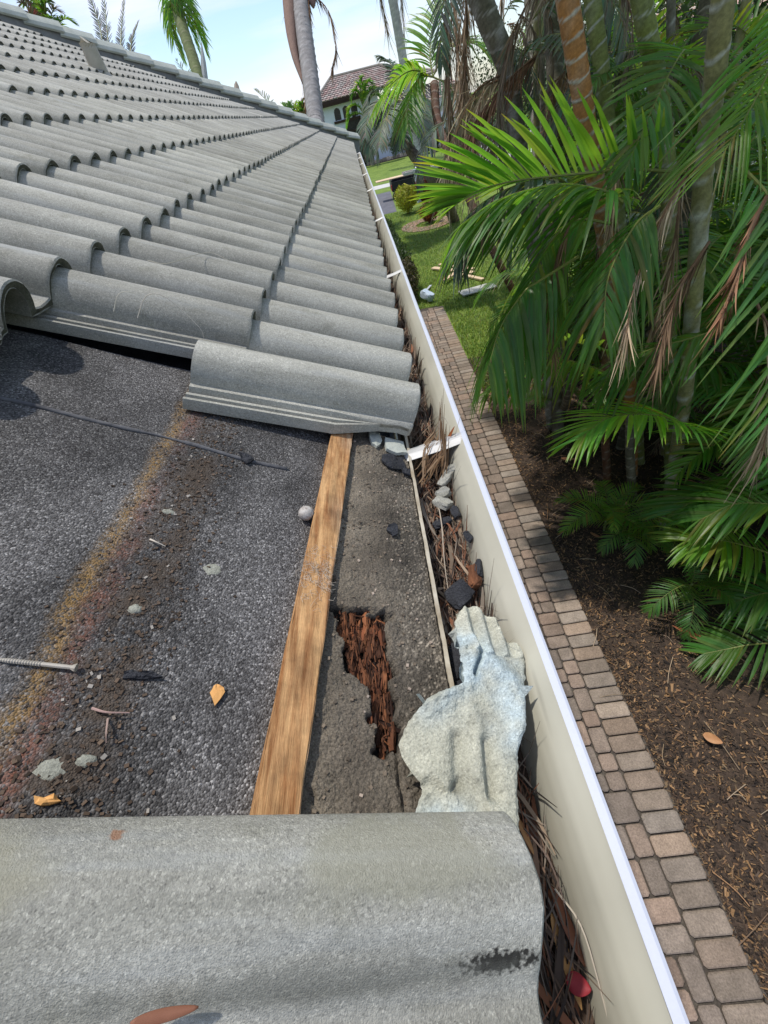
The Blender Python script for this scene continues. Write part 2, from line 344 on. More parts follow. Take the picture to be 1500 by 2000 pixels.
# walkway: sand base plus every paver on its own
path = thing('walkway', (.7, 3.5, GZ), 'narrow walkway of small rust and grey pavers below the gutter', 'path'); del path['category']; structure(path)
mb = MB(); mb.box((.44, -1.9, GZ-.02), (1.12, 8.5, GZ+.012)); mb.build('joint_bed', M_sand, path)
mb = MB(); mb.grid(8, 60, lambda a, b: V((-.56+1.02*a, -2.4+11.2*b, GZ+.008+.02*max(0, fb((a*3, b*30, 0), 1.3)))))
structure(mb.build('wall_bed', M_soil, smooth=True))
PM = {}
def paver_mesh(lx, ly, k):
    key = (round(lx, 3), round(ly, 3), k)
    if key in PM: return PM[key]
    m = MB(); h = .030; g = .0045; r = .009
    ring = lambda o, z: [V((sx*(lx/2-g-o)+U(-.0012, .0012), sy*(ly/2-g-o)+U(-.0012, .0012), z)) for sx, sy in ((-1,-1),(1,-1),(1,1),(-1,1))]
    def oct_(o, z, c):
        x, y = lx/2-g-o, ly/2-g-o; c = min(c, x*.6, y*.6)
        return [V((a+U(-.001, .001), b+U(-.001, .001), z)) for a, b in ((-x+c,-y),(x-c,-y),(x,-y+c),(x,y-c),(x-c,y),(-x+c,y),(-x,y-c),(-x,-y+c))]
    vs = oct_(0, 0, .012)+oct_(0, h-.006, .012)+oct_(r*.6, h-.0015, .012)+oct_(r*1.4, h, .012)
    fs = [(q*8+i, q*8+(i+1) % 8, q*8+8+(i+1) % 8, q*8+8+i) for q in range(3) for i in range(8)]+[tuple(range(24, 32))]
    m.add(vs, fs); PM[key] = m
    return m
PAVC = [(1.0, .92, .86), (1.08, .96, .88), (.90, .86, .82), (1.14, .98, .88), (.80, .76, .73), (1.10, 1.02, .96)]
PMESH = {}; PSRC = {}; FARP = MB()
def paver(x0, y0, lx, ly, border=False):
    k = random.randrange(6); key = (round(lx, 2), round(ly, 2), k, border, random.randrange(2))
    if key not in PMESH:
        m = paver_mesh(lx, ly, key[4]); c = (1.08, 1.05, 1.0) if border else PAVC[k]
        if border: c = tuple(q*f for q, f in zip(c, [(.86, .84, .82), (1.0, .93, .88), (1.1, 1.06, 1.02), (.94, .96, .98), (1.08, .98, .90), (1.0, 1.0, 1.0)][k]))
        m.c = [c]*len(m.v); PMESH[key] = m.mesh('paver', M_paver); PSRC[key] = (list(m.v), list(m.f), c)
    wl = V((x0+lx/2, y0+ly/2, GZ+.004+U(-.002, .002)))
    if y0 > 4.55:      # the farthest ones, past the nearest 300, joined into one part
        f_ = U(.82, 1.18); vs, fs, c = PSRC[key]; FARP.add([V(p)+wl for p in vs], fs, 0, tuple(q*f_ for q in c)); return
    link(PMESH[key], 'paver', path, wl, (U(-.012, .012), U(-.012, .012), U(-.012, .012)))
def edge_x(y): return 1.108+(.016*y if y > 0 else 0)-(.0014*max(0, y-5)**2)
y = -1.55; nb = 0
while y < 8.35:
    paver(edge_x(y)-.208+U(-.003, .003), y, .208, .1022, True); y += .1022; nb += 1
occ = {}
G = .0515
NX = 8; NY = int(9.9/G)
cnt = 0
for jy in range(NY):
    for ix in range(NX-1, -1, -1):
        if (ix, jy) in occ: continue
        opts = [(3, 2), (3, 3), (2, 3), (3, 2), (2, 2), (3, 2), (2, 3), (4, 2)]; random.shuffle(opts); opts += [(2, 2), (1, 2), (2, 1), (1, 1)]
        for (a, b) in opts:
            if ix-a+1 < 0: continue
            if all((ix-i, jy+j) not in occ for i in range(a) for j in range(b)):
                for i in range(a):
                    for j in range(b): occ[(ix-i, jy+j)] = 1
                yy = -1.55+jy*G
                x1 = edge_x(yy+b*G/2)-.209-(NX-1-ix)*G
                if yy+b*G < 8.4: paver(x1-a*G, yy, a*G, b*G); cnt += 1
                break

stuff(FARP.build('far_pavers', M_paver, path))
# ================================================================== THE HOUSE WITH THE TILED ROOF
house = thing('tiled_house', (-4, 5, GZ), 'house with grey barrel tile roof, tiles missing at the eave over black cap sheet', 'house')
PITCH = .155; EXPO = .3582; DROP = .020
HIPV = lambda u: 11.75+1.05*u
def section(lip=True):
    T = [(-.100, -.019), (-.0985, -.0105), (-.092, -.0105), (-.0905, -.0185), (-.0815, -.0185), (-.080, -.0115), (-.073, -.0115), (-.0715, -.019), (-.0600, -.019), (-.0575, -.0075), (-.053, -.0065)]
    B = [(v, -.031) for v, _ in T[:9]]+[(-.055, -.024), (-.048, -.021)]
    for c in (0, PITCH):
        for k in range(15):
            q = pi-pi*k/14; s = max(0, sin(q))
            T.append((c+.0485*cos(q), -.006+.0595*s**.92)); B.append((c+.0365*cos(q), -.020+.0595*s**.92))
        if c == 0: T += [(.056, -.0075), (.066, -.0095), (.088, -.0095), (.099, -.0075)]; B += [(.050, -.021), (.064, -.0225), (.090, -.0225), (.105, -.021)]
    if lip: T += [(.212, -.0065), (.222, -.0075), (.240, -.0075), (.246, -.0090)]; B += [(.206, -.021), (.222, -.0165), (.240, -.0165), (.246, -.0155)]
    return T, B
def section_low():
    T = []; B = []
    W = [(-.080, .012), (-.066, .020), (-.056, .026), (-.046, .033), (-.034, .041), (-.018, .0495), (.0, .053), (.016, .051), (.030, .0445), (.040, .037), (.0462, .029)]
    pts = [(-.105, .0), (-.095, .008)]+W[1:-1]+[(.048, .031), (.060, .0235), (.078, .0205)]+[(v+PITCH, n) for v, n in [(-.062, .0195), (-.054, .0205), (-.047, .0250), (-.038, .0345), (-.028, .0430), (-.015, .0502), (.0, .0530), (.014, .0516), (.026, .0468), (.036, .0400), (.0425, .0330), (.0462, .0270), (.0470, .0200)]]
    for k in range(len(pts)-1):
        for t in (0, .5): T.append((pts[k][0]+(pts[k+1][0]-pts[k][0])*t, pts[k][1]+(pts[k+1][1]-pts[k][1])*t))
    T.append(pts[-1]); B = [(v*.985+.002, n-.015) for v, n in T]
    return T, B
def tile_mesh(seed, chip=False, L=.432, m1=None, amp=.0022, lip=True):
    T, B = section(lip) if lip else section_low(); mbx = MB(); K = len(T)
    us = [0, -.0035, -.010, -.03, -.07, -.16, -.30, -L]
    vs = []
    for si, u in enumerate(us):
        for (v, n), (vb, nb_) in zip(T, B):
            q = N3((v*40, seed*3.1, u*9), 1.0); d = DROP*u/EXPO
            vv, nn, vbb, nbb, uu, ub = v, n, vb, nb_, u, u
            if si == 0: nn -= .0028; nbb += .001; uu = -.0008+amp*q*1.2; ub = -.0045+amp*1.6*N3((v*55, seed, 4), 1)
            if si == 1: uu = u+amp*q
            nn += .0006*q
            if chip and u > -.08 and v < -.056:
                f = -.055-(.018*max(0, N3((u*60, seed, 1)))+.012*(-u/.08)); vv = max(v, f); vbb = max(vb, f+.001); nn = min(nn, -.012); nbb = -.030
            vs.append(V((uu, vv, nn+d))); vs.append(V((ub, vbb, nbb+d)))
    S = len(us); ix = lambda s, k, b: (s*K+k)*2+b
    fs = []; fe = []
    for s in range(S-1):
        for k in range(K-1):
            fs.append((ix(s, k, 0), ix(s, k+1, 0), ix(s+1, k+1, 0), ix(s+1, k, 0))); fs.append((ix(s, k, 1), ix(s+1, k, 1), ix(s+1, k+1, 1), ix(s, k+1, 1)))
        for k, fl in ((0, 0), (K-1, 1)):
            q = (ix(s, k, 0), ix(s+1, k, 0), ix(s+1, k, 1), ix(s, k, 1)); fs.append(q if not fl else q[::-1])
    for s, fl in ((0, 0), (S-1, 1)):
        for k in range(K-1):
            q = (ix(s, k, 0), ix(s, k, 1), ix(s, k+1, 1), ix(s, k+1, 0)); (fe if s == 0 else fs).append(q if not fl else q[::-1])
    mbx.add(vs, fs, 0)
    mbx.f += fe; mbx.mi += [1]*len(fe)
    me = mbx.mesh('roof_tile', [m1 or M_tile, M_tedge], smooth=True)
    return me
import bmesh
def sharpen(me, ang=38):
    bm = bmesh.new(); bm.from_mesh(me)
    bmesh.ops.recalc_face_normals(bm, faces=bm.faces)
    for e in bm.edges:
        if len(e.link_faces) == 2 and e.calc_face_angle(0) > rad(ang): e.smooth = False
    bm.to_mesh(me); bm.free(); return me
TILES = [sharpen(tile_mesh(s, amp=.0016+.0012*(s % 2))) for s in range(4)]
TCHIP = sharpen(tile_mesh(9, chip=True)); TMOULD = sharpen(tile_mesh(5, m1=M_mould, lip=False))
ntile = 0
def put_tile(i, j, me=None, label=None):
    global ntile
    o = link(me or random.choice(TILES), 'roof_tile', house, RW(-EXPO*i+U(-.004, .004)-(.0145 if me is TMOULD else 0), PITCH*j+U(-.0015, .0015), U(-.0008, .0012)), (U(-.002, .002), TH+U(-.003, .003), U(-.006, .006)))
    if label: o['label'] = label
    ntile += 1; return o
put_tile(0, -5.96, TMOULD, 'roof tile in the near foreground with a spot of black mould')
put_tile(0, -8)
put_tile(0, 0, TCHIP, 'roof tile beside the hole with broken side lap')
for r in range(0, 16):
    u = -EXPO*r; jhip = int((HIPV(u)-.10)/PITCH)
    start = [2, 1, -2, 1, 6, 9, 14, 17, 22, 25, 30, 33, 36, 39, 42, 44][r]
    if r == 1:
        put_tile(1, -7); put_tile(1, -9)
    if r == 2: put_tile(2, -6); put_tile(2, -4)
    for j in range(start, jhip-1, 2): put_tile(r, j)

# cap sheet where the tiles are off (grid in slope coordinates), and plain deck under the rest
def nd(u, v):
    b = -.0600+.0030*fb((u, v, 0), 4.5, 3)+.0016*max(0, 1-abs(v+.44+.05*u+.012*N3((u, 0, 5), 7))/.012)*.6
    ridge = exp(-((u+.372+.018*N3((u, v, 3), 6))/.032)**2)*max(0, min(1, (-v-.15)/.4))
    return b+ridge*(.006*max(0, fb((u, v, 2), 38, 3))+.003)
mb = MB()
def csp(a, b):
    v = -.90+.95*b; ue_ = -.145+(v+.06)*.0915; u = -.86+(ue_+.86)*a
    return V((u, v, nd(u, v)))
mb.grid(170, 190, csp)
o = mb.build('cap_sheet', M_under, house, True); o.rotation_euler = (0, TH, 0)
mb = MB()
ue = -5.9
A = [RW(-.02, -2.0, -.092), RW(-.02, HIPV(-.02)-.05, -.092), RW(ue, HIPV(ue)-.05, -.092), RW(ue, -2.0, -.092)]
mb.add(A, [(0, 1, 2, 3)])
dn = .10
mb.add([p-V((0, 0, dn)) for p in A], [(3, 2, 1, 0)])
mb.build('roof_deck', M_felt, house)
# far slope beyond the hip
mb = MB(); zt = A[2].z; Lh = (A[1].y-A[2].y)
mb.add([A[1], V((A[1].x-14, A[1].y, A[1].z)), V((A[2].x-6, A[2].y, zt)), A[2]], [(0, 1, 2, 3)]); mb.build('end_slope', M_tile, house)
mb = MB(); mb.add([A[3], A[2], V((A[2].x-6, A[2].y, zt)), V((A[3].x-6, A[3].y, zt))], [(0, 1, 2, 3)]); mb.build('upper_slope', M_tile, house)
# walls and soffit
mb = MB(); mb.box((-12, -1.9, GZ), (-.55, 11.2, -.30)); mb.build('wall', M_stucco, house)
mb = MB(); mb.box((-.549, -1.95, -.30), (-.075, 11.6, -.27)); mb.build('soffit', M_white, house)
mb = MB(); mb.box((-.075, -1.95, -.34), (-.052, 11.6, -.085)); mb.build('fascia', M_white, house)
# batten (skewed a little against the eave) and drip edge
def batten():
    m = MB(); P = [(-.1615, -.06), (-.2225, -.76)]; wd = .0425
    def f(a, b):
        v = P[0][1]+(P[1][1]-P[0][1])*a; u0 = P[0][0]+(P[1][0]-P[0][0])*a
        prof = [(0, -.062), (0, -.0425), (.002, -.0408), (wd-.002, -.0408), (wd, -.0425), (wd, -.062)]
        k = min(4, int(b*5)); q = b*5-k; pu = prof[k][0]+(prof[k+1][0]-prof[k][0])*q; pn = prof[k][1]+(prof[k+1][1]-prof[k][1])*q
        return RW(u0+pu+.0012*N3((v, 0, pu*9), 14), v, pn+.0009*fb((v*1.0, pu*40, 1), 30, 2)-(.0022*max(0, N3((v, k, 2), 26)) if k in (1, 2, 3) and (q > .7 or q < .3) else 0))
    m.grid(150, 30, f, colfn=lambda a, b: (lambda g, d: (d*(1-.06*g), d*(1+.20*g), d*(1+.85*g)))(max(0, min(1, (b-.55)*4+.9*N3((a*7, b*2, 0)))), 1-.32*max(0, min(1, 3*(fb((a*6, b*6, 4), 1.5, 4)-.10)))))  
    return m
mbb = batten()
o = mbb.build('batten', M_wood, house); o['label'] = 'bare wooden batten across the exposed cap sheet'
mb = MB()
for k in range(130):
    v = random.gauss(-.445, .022); u = -.178+U(-.020, .020)
    a = U(0, 6.3); p = RW(u, v, -.0385)
    mb.tube([p, p+RW(cos(a)*.006, sin(a)*.006, .002), p+RW(cos(a+.9)*.010, sin(a+.9)*.010, .0)], .00022, 3, col=(.52, .45, .37))
stuff(mb.build('web_fluff', M_litter, house))
mb = MB(); mb.grid(60, 4, lambda a, b: RW(-.003+.006*(b > .3)+.001*N3((a*30, 0, 0)), -.90+1.0*a, -.053-.035*max(0, b-.5)*2)); mb.build('drip_edge', mat('drip_edge_metal', (.30, .24, .16), (.62, .57, .46), scale=22, rough=.6), house)
# caked dirt strip between batten and drip edge, with the rotten hole
HOLE = [(-.146, -.484), (-.118, -.487), (-.078, -.477), (-.076, -.557), (-.073, -.648), (-.094, -.650), (-.104, -.622), (-.106, -.585), (-.122, -.566), (-.140, -.512)]
CR1 = [(-.150, -.30), (-.12, -.325), (-.09, -.315)]; CR2 = [(-.078, -.65), (-.070, -.73)]; CR3 = [(-.150, -.44), (-.158, -.40), (-.155, -.36)]; CR4 = [(-.165, -.69), (-.15, -.72)]
def dirt_h(u, v):
    e = .013*fb((u, v, 5), 42, 3)
    ins = inpoly(u, v, HOLE); d = polyd(u, v, HOLE)
    sd_ = (-d if ins else d)+e
    f = max(0, min(1, (sd_+.002)/.005))
    h = -.0545+.0022*fb((u, v, 0), 24, 3)+.0016*fb((u, v, 8), 130, 2)-.006*max(0, (u+.075)/.075)
    h += .006*exp(-((u+.16)/.02)**2)*max(0, N3((u, v, 4), 20))
    for C in (CR1, CR2, CR3, CR4):
        dc = polyd(u, v, C, False)+.003*fb((u, v, 6), 60, 2)
        if dc < .003: h -= .006*(1-max(0, dc)/.003)
    return h*f+(1-f)*(-.0745+.004*fb((u, v, 7), 40)), f
def dpt(a, b):
    v = -.77+.73*b; u0 = -.119+(-.181+.119)*((-.088-v)/.624)+.001; u1 = -.002
    return u0+(u1-u0)*a, v
def dcol(a, b):
    u, v = dpt(a, b); h, f = dirt_h(u, v); g = max(0, min(1, (u+.085)/.05+.4*N3((u, v, 1), 20)))
    r_ = R(); gr = (.5+.9*r_*r_) if r_ < .93 else 2.6
    c = [.95*(1-g)+g*gr*1.05, .92*(1-g)+g*gr*1.04, .88*(1-g)+g*gr*1.02]
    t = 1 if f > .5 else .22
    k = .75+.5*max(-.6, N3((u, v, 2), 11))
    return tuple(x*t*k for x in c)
mb = MB(); mb.grid(74, 300, lambda a, b: (lambda q: RW(q[0], q[1], dirt_h(*q)[0]))(dpt(a, b)), colfn=dcol)
mb.build('caked_dirt', M_dirt, house, True)
mb = MB()
for k in range(950):
    u, v = U(-.15, -.068), U(-.66, -.475)
    if not inpoly(u, v, HOLE): continue
    big = R() < .42
    ln = U(.010, .034) if big else U(.004, .020); a = pi/2+random.gauss(0, .13) if R() < .8 else U(0, pi); wd = U(.004, .011) if big else U(.0006, .0025)
    c = random.choice([(1, 1, 1), (1.3, 1.2, 1.1), (1.7, 1.6, 1.4), (.45, .42, .42), (.22, .22, .25), (1.1, .9, .8), (.7, .65, .6)]); q = U(.6, 1.1)
    nn = U(-.075, -.064) if big else U(-.073, -.0585); d = V((cos(a), sin(a))); e = V((-d.y, d.x)); vs = []
    for t, w_ in ((-.5, .5), (-.2, 1), (.15, .9), (.5, .35)):
        for sgn, dz in ((-1, 0), (0, .35), (1, 0)):
            o_ = d*(ln*t)+e*(wd*.5*w_*sgn+wd*.3*U(-.5, .5)); vs.append(RW(u+o_.x, v+o_.y, nn+dz*wd+U(-.0006, .0006)+.002*t*U(-1, 1)))
    mb.add(vs, [(3*i+h, 3*i+h+1, 3*i+h+4, 3*i+h+3) for i in range(3) for h in (0, 1)], 0, tuple(x*q for x in c))
stuff(mb.build('rotted_sheathing', M_rot, house))
# long bead of sealant across the cap sheet
B = [(-.76, -.160), (-.677, -.171), (-.635, -.173), (-.569, -.179), (-.508, -.185), (-.446, -.188), (-.373, -.198), (-.305, -.208), (-.235, -.211)]
pts = spline([RW(u, v, nd(u, v)+.001) for u, v in B], 60)
mb = MB(); mb.tube(pts, [.0036+.0009*N3((i*.4, 2, 2))-(.0012 if 34 < i < 42 else 0) for i in range(61)], 7)
mb.build('sealant_bead', mat('grey_sealant', (.055, .055, .06), (.13, .13, .135), scale=40, rough=.8, bump=.5, bscale=120), house, True)
# smears of mortar left on the sheet, crumbs of dirt
def lump(c, ru, rv, h, seed, base=-.060, mbx=None, col=None):
    m = mbx or MB(); K = 18
    vs = [RW(c[0], c[1], base+h)]; fs = []
    for ring, (rr, hh) in enumerate(((.45, .9), (.8, .6), (1.0, -.15))):
        for k in range(K):
            q = 2*pi*k/K; f = rr*(1+.38*fb((cos(q)*1.4, sin(q)*1.4, seed*7.3), 1.4, 3))
            vs.append(RW(c[0]+ru*f*cos(q), c[1]+rv*f*sin(q), base+h*hh*(1+.5*N3((k, ring, seed)))))
    fs += [(0, 1+k, 1+(k+1) % K) for k in range(K)]
    for g in range(2): fs += [(1+g*K+k, 1+(g+1)*K+k, 1+(g+1)*K+(k+1) % K, 1+g*K+(k+1) % K) for k in range(K)]
    m.add(vs, fs, 0, col); return m
for i, (u, v, a, b, h) in enumerate([(-.307, -.442, .013, .009, .0012), (-.372, -.515, .008, .006, .004), (-.383, -.672, .015, .009, .002), (-.361, -.666, .008, .005, .002), (-.384, -.356, .009, .005, .002)]):
    lump((u, v), a, b, h, i+1, base=nd(u, v), col=(.80, .80, .74)).build('mortar_smear', M_mort, house, True)
mb = MB()
for k in range(1700):
    u = random.gauss(-.375, .033); v = -.75+.7*R()**1.4
    if u > -.24 or u < -.6: continue
    s_ = U(.0006, .0022); p = RW(u, v, nd(u, v)+s_*.3); a = U(0, 6.3); q = U(.25, .85)
    mb.obox(p, RW(cos(a), sin(a), U(-.4, .4))*s_, RW(-sin(a), cos(a), U(-.4, .4))*s_*U(.3, .9), RW(0, 0, 1)*s_*.5, 0, (.16*q, .11*q, .075*q) if R() < .965 else (.34, .31, .27))
for k in range(420):
    u = U(-.17, -.012); v = U(-.73, -.08)
    h, f = dirt_h(u, v)
    if f < .9: continue
    s_ = U(.0006, .0020); a = U(0, 6.3); q = U(.4, 1.0)
    mb.obox(RW(u, v, h+s_*.3), RW(cos(a), sin(a), .2)*s_, RW(-sin(a), cos(a), -.2)*s_*.8, RW(0, 0, 1)*s_*.7, 0, (.24*q, .19*q, .14*q) if R() < .9 else (.42, .34, .27))
stuff(mb.build('dirt_crumbs', M_litter, house))
# hip: mortar bed and cap tiles
hd = (RW(-5.8, HIPV(-5.8), 0)-RW(0, HIPV(0), 0)); HL = hd.length; hd.normalize()
h0 = RW(.05, HIPV(.05), 0); side = hd.cross(V((0, 0, 1))).normalized(); upn = side.cross(hd).normalized()
if upn.z < 0: upn = -upn
mb = MB(); nseg = 80
prof = [(-.15, -.16), (-.125, .09), (-.06, .13), (.06, .13), (.125, .09), (.15, -.16)]
mb.grid(nseg, 5, lambda a, b: h0+hd*HL*a+side*prof[round(b*5)][0]+upn*(prof[round(b*5)][1]+.006*fb((a*60, b, 0))), )
mb.build('hip_mortar', M_dust, house)
m = MB(); cl = .43
pr = [(-.165, .055), (-.150, .095), (-.085, .165), (-.03, .180), (.03, .180), (.085, .165), (.150, .095), (.165, .055)]
for (t0, lift, sc_) in ((0, .024, 1.08), (cl, -.010, .93)):
    m.v += [tuple(hd*t0+side*a*sc_+upn*(b+lift)) for a, b in pr]+[tuple(hd*t0+side*a*sc_*.9+upn*(b+lift-.016)) for a, b in pr]
m.c = [(1, 1, 1)]*len(m.v)
m.f = [(k, k+1, 16+k+1, 16+k) for k in range(7)]+[(8+k, 24+k, 24+k+1, 8+k+1) for k in range(7)]+[(k, 8+k, 8+k+1, k+1) for k in range(7)]+[(16+k, 16+k+1, 24+k+1, 24+k) for k in range(7)]+[(0, 16, 24, 8), (7, 15, 31, 23)]
m.mi = [0]*len(m.f); capme = sharpen(m.mesh('hip_cap', M_cap), 20)
for k in range(int(HL/.385)):
    link(capme, 'hip_cap', house, h0+hd*(.02+.385*k)+upn*U(-.004, .006), (U(-.01, .01), U(-.01, .01), U(-.012, .012)))
# vent pipe with lead boot
c = RW(-2.54, 5.17, -.02)
mb = MB(); mb.tube([c, c+V((0, 0, .04)), c+V((0, 0, .20)), c+V((0, 0, .24)), c+V((.01, 0, .25))], [.105, .075, .066, .068, .060], 14)
mb.build('vent_pipe', M_lead, house)

# gutter: trough with white lip, hangers
gut = link(None, 'gutter', house, (.03, 4, -.1))
mb = MB(); GP = [(-.036, -.062), (-.037, -.145), (.030, -.150), (.038, -.142), (.0425, -.122), (.0470, -.100), (.0520, -.080), (.0580, -.063), (.0660, -.049), (.0750, -.0385), (.0820, -.0310), (.0848, -.0278)]
GP2 = [(.0848, -.0278), (.093, -.0275), (.0960, -.0290), (.0960, -.062), (.084, -.080), (.066, -.098), (.060, -.125), (.052, -.151), (.036, -.160)]
def gsp(P, b):
    k = min(len(P)-2, int(b*(len(P)-1))); f = b*(len(P)-1)-k
    return P[k][0]+(P[k+1][0]-P[k][0])*f, P[k][1]+(P[k+1][1]-P[k][1])*f
y0, y1 = -1.6, 9.2
def yy_(a): return y0+(y1-y0)*a**1.6
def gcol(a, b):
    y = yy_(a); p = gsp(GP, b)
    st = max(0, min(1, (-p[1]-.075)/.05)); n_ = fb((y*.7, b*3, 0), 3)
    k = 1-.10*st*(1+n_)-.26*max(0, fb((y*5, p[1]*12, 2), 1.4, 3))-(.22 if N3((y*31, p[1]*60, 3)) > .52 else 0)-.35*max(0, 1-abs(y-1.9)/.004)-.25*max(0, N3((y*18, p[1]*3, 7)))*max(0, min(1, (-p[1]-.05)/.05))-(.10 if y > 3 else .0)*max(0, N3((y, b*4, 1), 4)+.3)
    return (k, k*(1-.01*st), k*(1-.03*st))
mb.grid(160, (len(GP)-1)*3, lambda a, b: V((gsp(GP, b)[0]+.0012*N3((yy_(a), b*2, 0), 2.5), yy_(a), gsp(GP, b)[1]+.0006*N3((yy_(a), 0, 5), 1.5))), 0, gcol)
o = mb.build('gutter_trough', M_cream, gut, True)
mb = MB(); mb.grid(160, len(GP2)-1, lambda a, b: V((gsp(GP2, b)[0]+.0008*N3((yy_(a), 0, 0), 2), yy_(a), gsp(GP2, b)[1]+.0006*N3((yy_(a), 0, 5), 1.5))))
mb.box((-.036, y1-.002, -.15), (.045, y1, -.0625)); mb.box((.0451, y1-.002, -.12), (.09, y1, -.03))
mb.build('gutter_lip', M_white, gut)
for yh in (-1.3, -.09, 1.17, 2.44, 3.92, 5.33, 6.79, 8.0, 9.12):
    m = MB(); dy = .020 if yh < 0 else .012
    pf = [(-.036, -.048), (-.030, -.0465), (.052, -.034), (.081, -.0275), (.0845, -.0262)]
    for (a, b) in zip(pf[:-1], pf[1:]):
        for (ya, yb, hz) in ((-dy, -dy*.3, .006), (-dy*.3, dy*.3, .0), (dy*.3, dy, .006)):
            X0 = [V((a[0], yh+ya, a[1]-hz)), V((b[0], yh+ya, b[1]-hz)), V((b[0], yh+yb, b[1]-hz)), V((a[0], yh+yb, a[1]-hz))]
            if ya < -dy*.5: X0[2].z += hz; X0[3].z += hz
            if ya > 0: X0[0].z += hz; X0[1].z += hz
            m.add(X0, [(0, 1, 2, 3)])
    o = m.build('gutter_hanger', M_alu, gut)
    s_ = o.modifiers.new('thick', 'SOLIDIFY'); s_.thickness = .0018

# ================================================================== LOOSE THINGS ON THE ROOF AND IN THE GUTTER
# broken closure piece of mortar and tile at the eave
OUT = [(.015, -.491), (.028, -.489), (.042, -.497), (.056, -.507), (.061, -.530), (.079, -.545), (.081, -.562), (.072, -.585), (.064, -.603), (.050, -.640), (.036, -.666), (.024, -.700), (.012, -.745), (-.034, -.745), (-.074, -.740), (-.071, -.708), (-.063, -.692), (-.078, -.670), (-.082, -.652), (-.070, -.630), (-.052, -.612), (-.036, -.603), (-.010, -.597), (-.006, -.560), (-.002, -.515)]
RID = [(.010, -.545), (.0, -.585), (-.02, -.605), (-.045, -.618)]; RID2 = [(.010, -.560), (.030, -.572), (.048, -.590), (.052, -.620), (.046, -.64)]
G1 = [(-.022, -.648), (-.030, -.690)]; G2 = [(.006, -.655), (.0, -.700)]; CRV = [(.020, -.535), (.016, -.565), (.006, -.585)]
def bp_h(u, v):
    h = -.010+.05*max(0, u)*.15
    h += .009*exp(-(polyd(u, v, RID2, False)/.014)**2)+.006*exp(-(polyd(u, v, RID, False)/.010)**2)
    h -= .009*exp(-(polyd(u, v, G1, False)/.0075)**2)+.013*exp(-(polyd(u, v, G2, False)/.0070)**2)
    h -= .010*exp(-(polyd(u, v, CRV, False)/.0026)**2)
    h -= .0055*max(0, min(1, (-.686+.010*N3((u, 1, 1), 60)-v)/.006))*max(0, min(1, (-.008-u)/.010))
    h -= .0035*max(0, min(1, (-.598-.4*max(0, -u-.01)-v)/.006))*max(0, min(1, (v+.676)/.012))*max(0, min(1, (-.004-u)/.006))
    if v > -.56: h += .0042*cos((u-.012)/.0215*2*pi)*min(1, (v+.575)/.02)*(1 if u > -.005 else 0)
    rough = 1.8 if (u < -.03 and v < -.690) or (v > -.63 and u < .0) else .8
    h += (.0018 if rough > 1 else .0007)*fb((u, v, 3), 80, 3)+.0006*N3((u, v, 6), 320)+.0016*max(0, 1-polyd(u, v, RID2, False)/.028)*fb((u, v, 5), 150, 2)+.0025*(rough > 1)*max(0, N3((u, v, 8), 150))
    e = polyd(u, v, OUT); h -= .003*max(0, 1-e/.004)**2
    return h-.022*max(0, (-.0-u)/.08)+.004
def bp_c(u, v):
    q = (polyd(u, v, RID2, False)/.030); bl = exp(-q*q)+.8*exp(-(polyd(u, v, RID, False)/.016)**2)+.9*max(0, min(1, (-.695-v)/.02))*max(0, min(1, (-.01-u)/.03))
    bl = max(0, min(1, bl*(.75+.8*fb((u, v, 2), 40))))
    d = max(0, fb((u, v, 9), 28))*.35+.25*max(0, N3((u, v, 2), 110))+(.35 if N3((u, v, 4), 330) > .45 else 0)+.16*exp(-(polyd(u, v, G1, False)/.005)**2)+.22*exp(-(polyd(u, v, G2, False)/.005)**2); k = 1.12-d
    dk = .35 if polyd(u, v, CRV, False) < .003 else 0
    return tuple(max(.05, (a*(1-bl)+b*bl)*k-dk) for a, b in zip((1.14, 1.11, .99), (1.18, 1.36, 1.54)))
mb = MB(); NU, NV = 74, 116
lo = (-.088, -.748); sp_ = (.174, .262)
P_ = lambda a, b: (lo[0]+sp_[0]*a, lo[1]+sp_[1]*b)
keepf = lambda a, b: (lambda q: inpoly(q[0]+.0028*fb((q[0], q[1], 0), 60, 2), q[1]+.0028*fb((q[0], q[1], 4), 60, 2), OUT))(P_(a, b))
mb.grid(NU, NV, lambda a, b: (lambda q: RW(q[0], q[1], bp_h(*q)))(P_(a, b)), colfn=lambda a, b: bp_c(*P_(a, b)), keep=keepf)
used = sorted({i for f in mb.f for i in f}); rm = {k: i for i, k in enumerate(used)}
mb.v = [mb.v[i] for i in used]; mb.c = [mb.c[i] for i in used]; mb.f = [tuple(rm[i] for i in f) for f in mb.f]
ec = {}
for f in mb.f:
    for i in range(4):
        e = tuple(sorted((f[i], f[(i+1) % 4]))); ec[e] = ec.get(e, 0)+1
bv = {i for e, k in ec.items() if k == 1 for i in e}
for i in bv:
    p = V(mb.v[i]); u_, v_ = CT*p.x-ST*p.z, p.y; best = None
    for k in range(len(OUT)):
        a_, b_ = OUT[k], OUT[(k+1) % len(OUT)]; dx, dy = b_[0]-a_[0], b_[1]-a_[1]; t = max(0, min(1, ((u_-a_[0])*dx+(v_-a_[1])*dy)/(dx*dx+dy*dy)))
        q = (a_[0]+t*dx, a_[1]+t*dy); d = hypot(q[0]-u_, q[1]-v_)
        if best is None or d < best[0]: best = (d, q)
    q = best[1]; g = .0016; q = (q[0]+g*N3((q[0]*1, q[1], 2), 170), q[1]+g*N3((q[0], q[1], 7), 170))
    mb.v[i] = tuple(RW(q[0], q[1], bp_h(*q)))
o = solo(mb, 'mortar_piece', M_mort, 'broken lump of pale blue-white mortar jutting over the gutter edge', 'broken mortar', smooth=False)
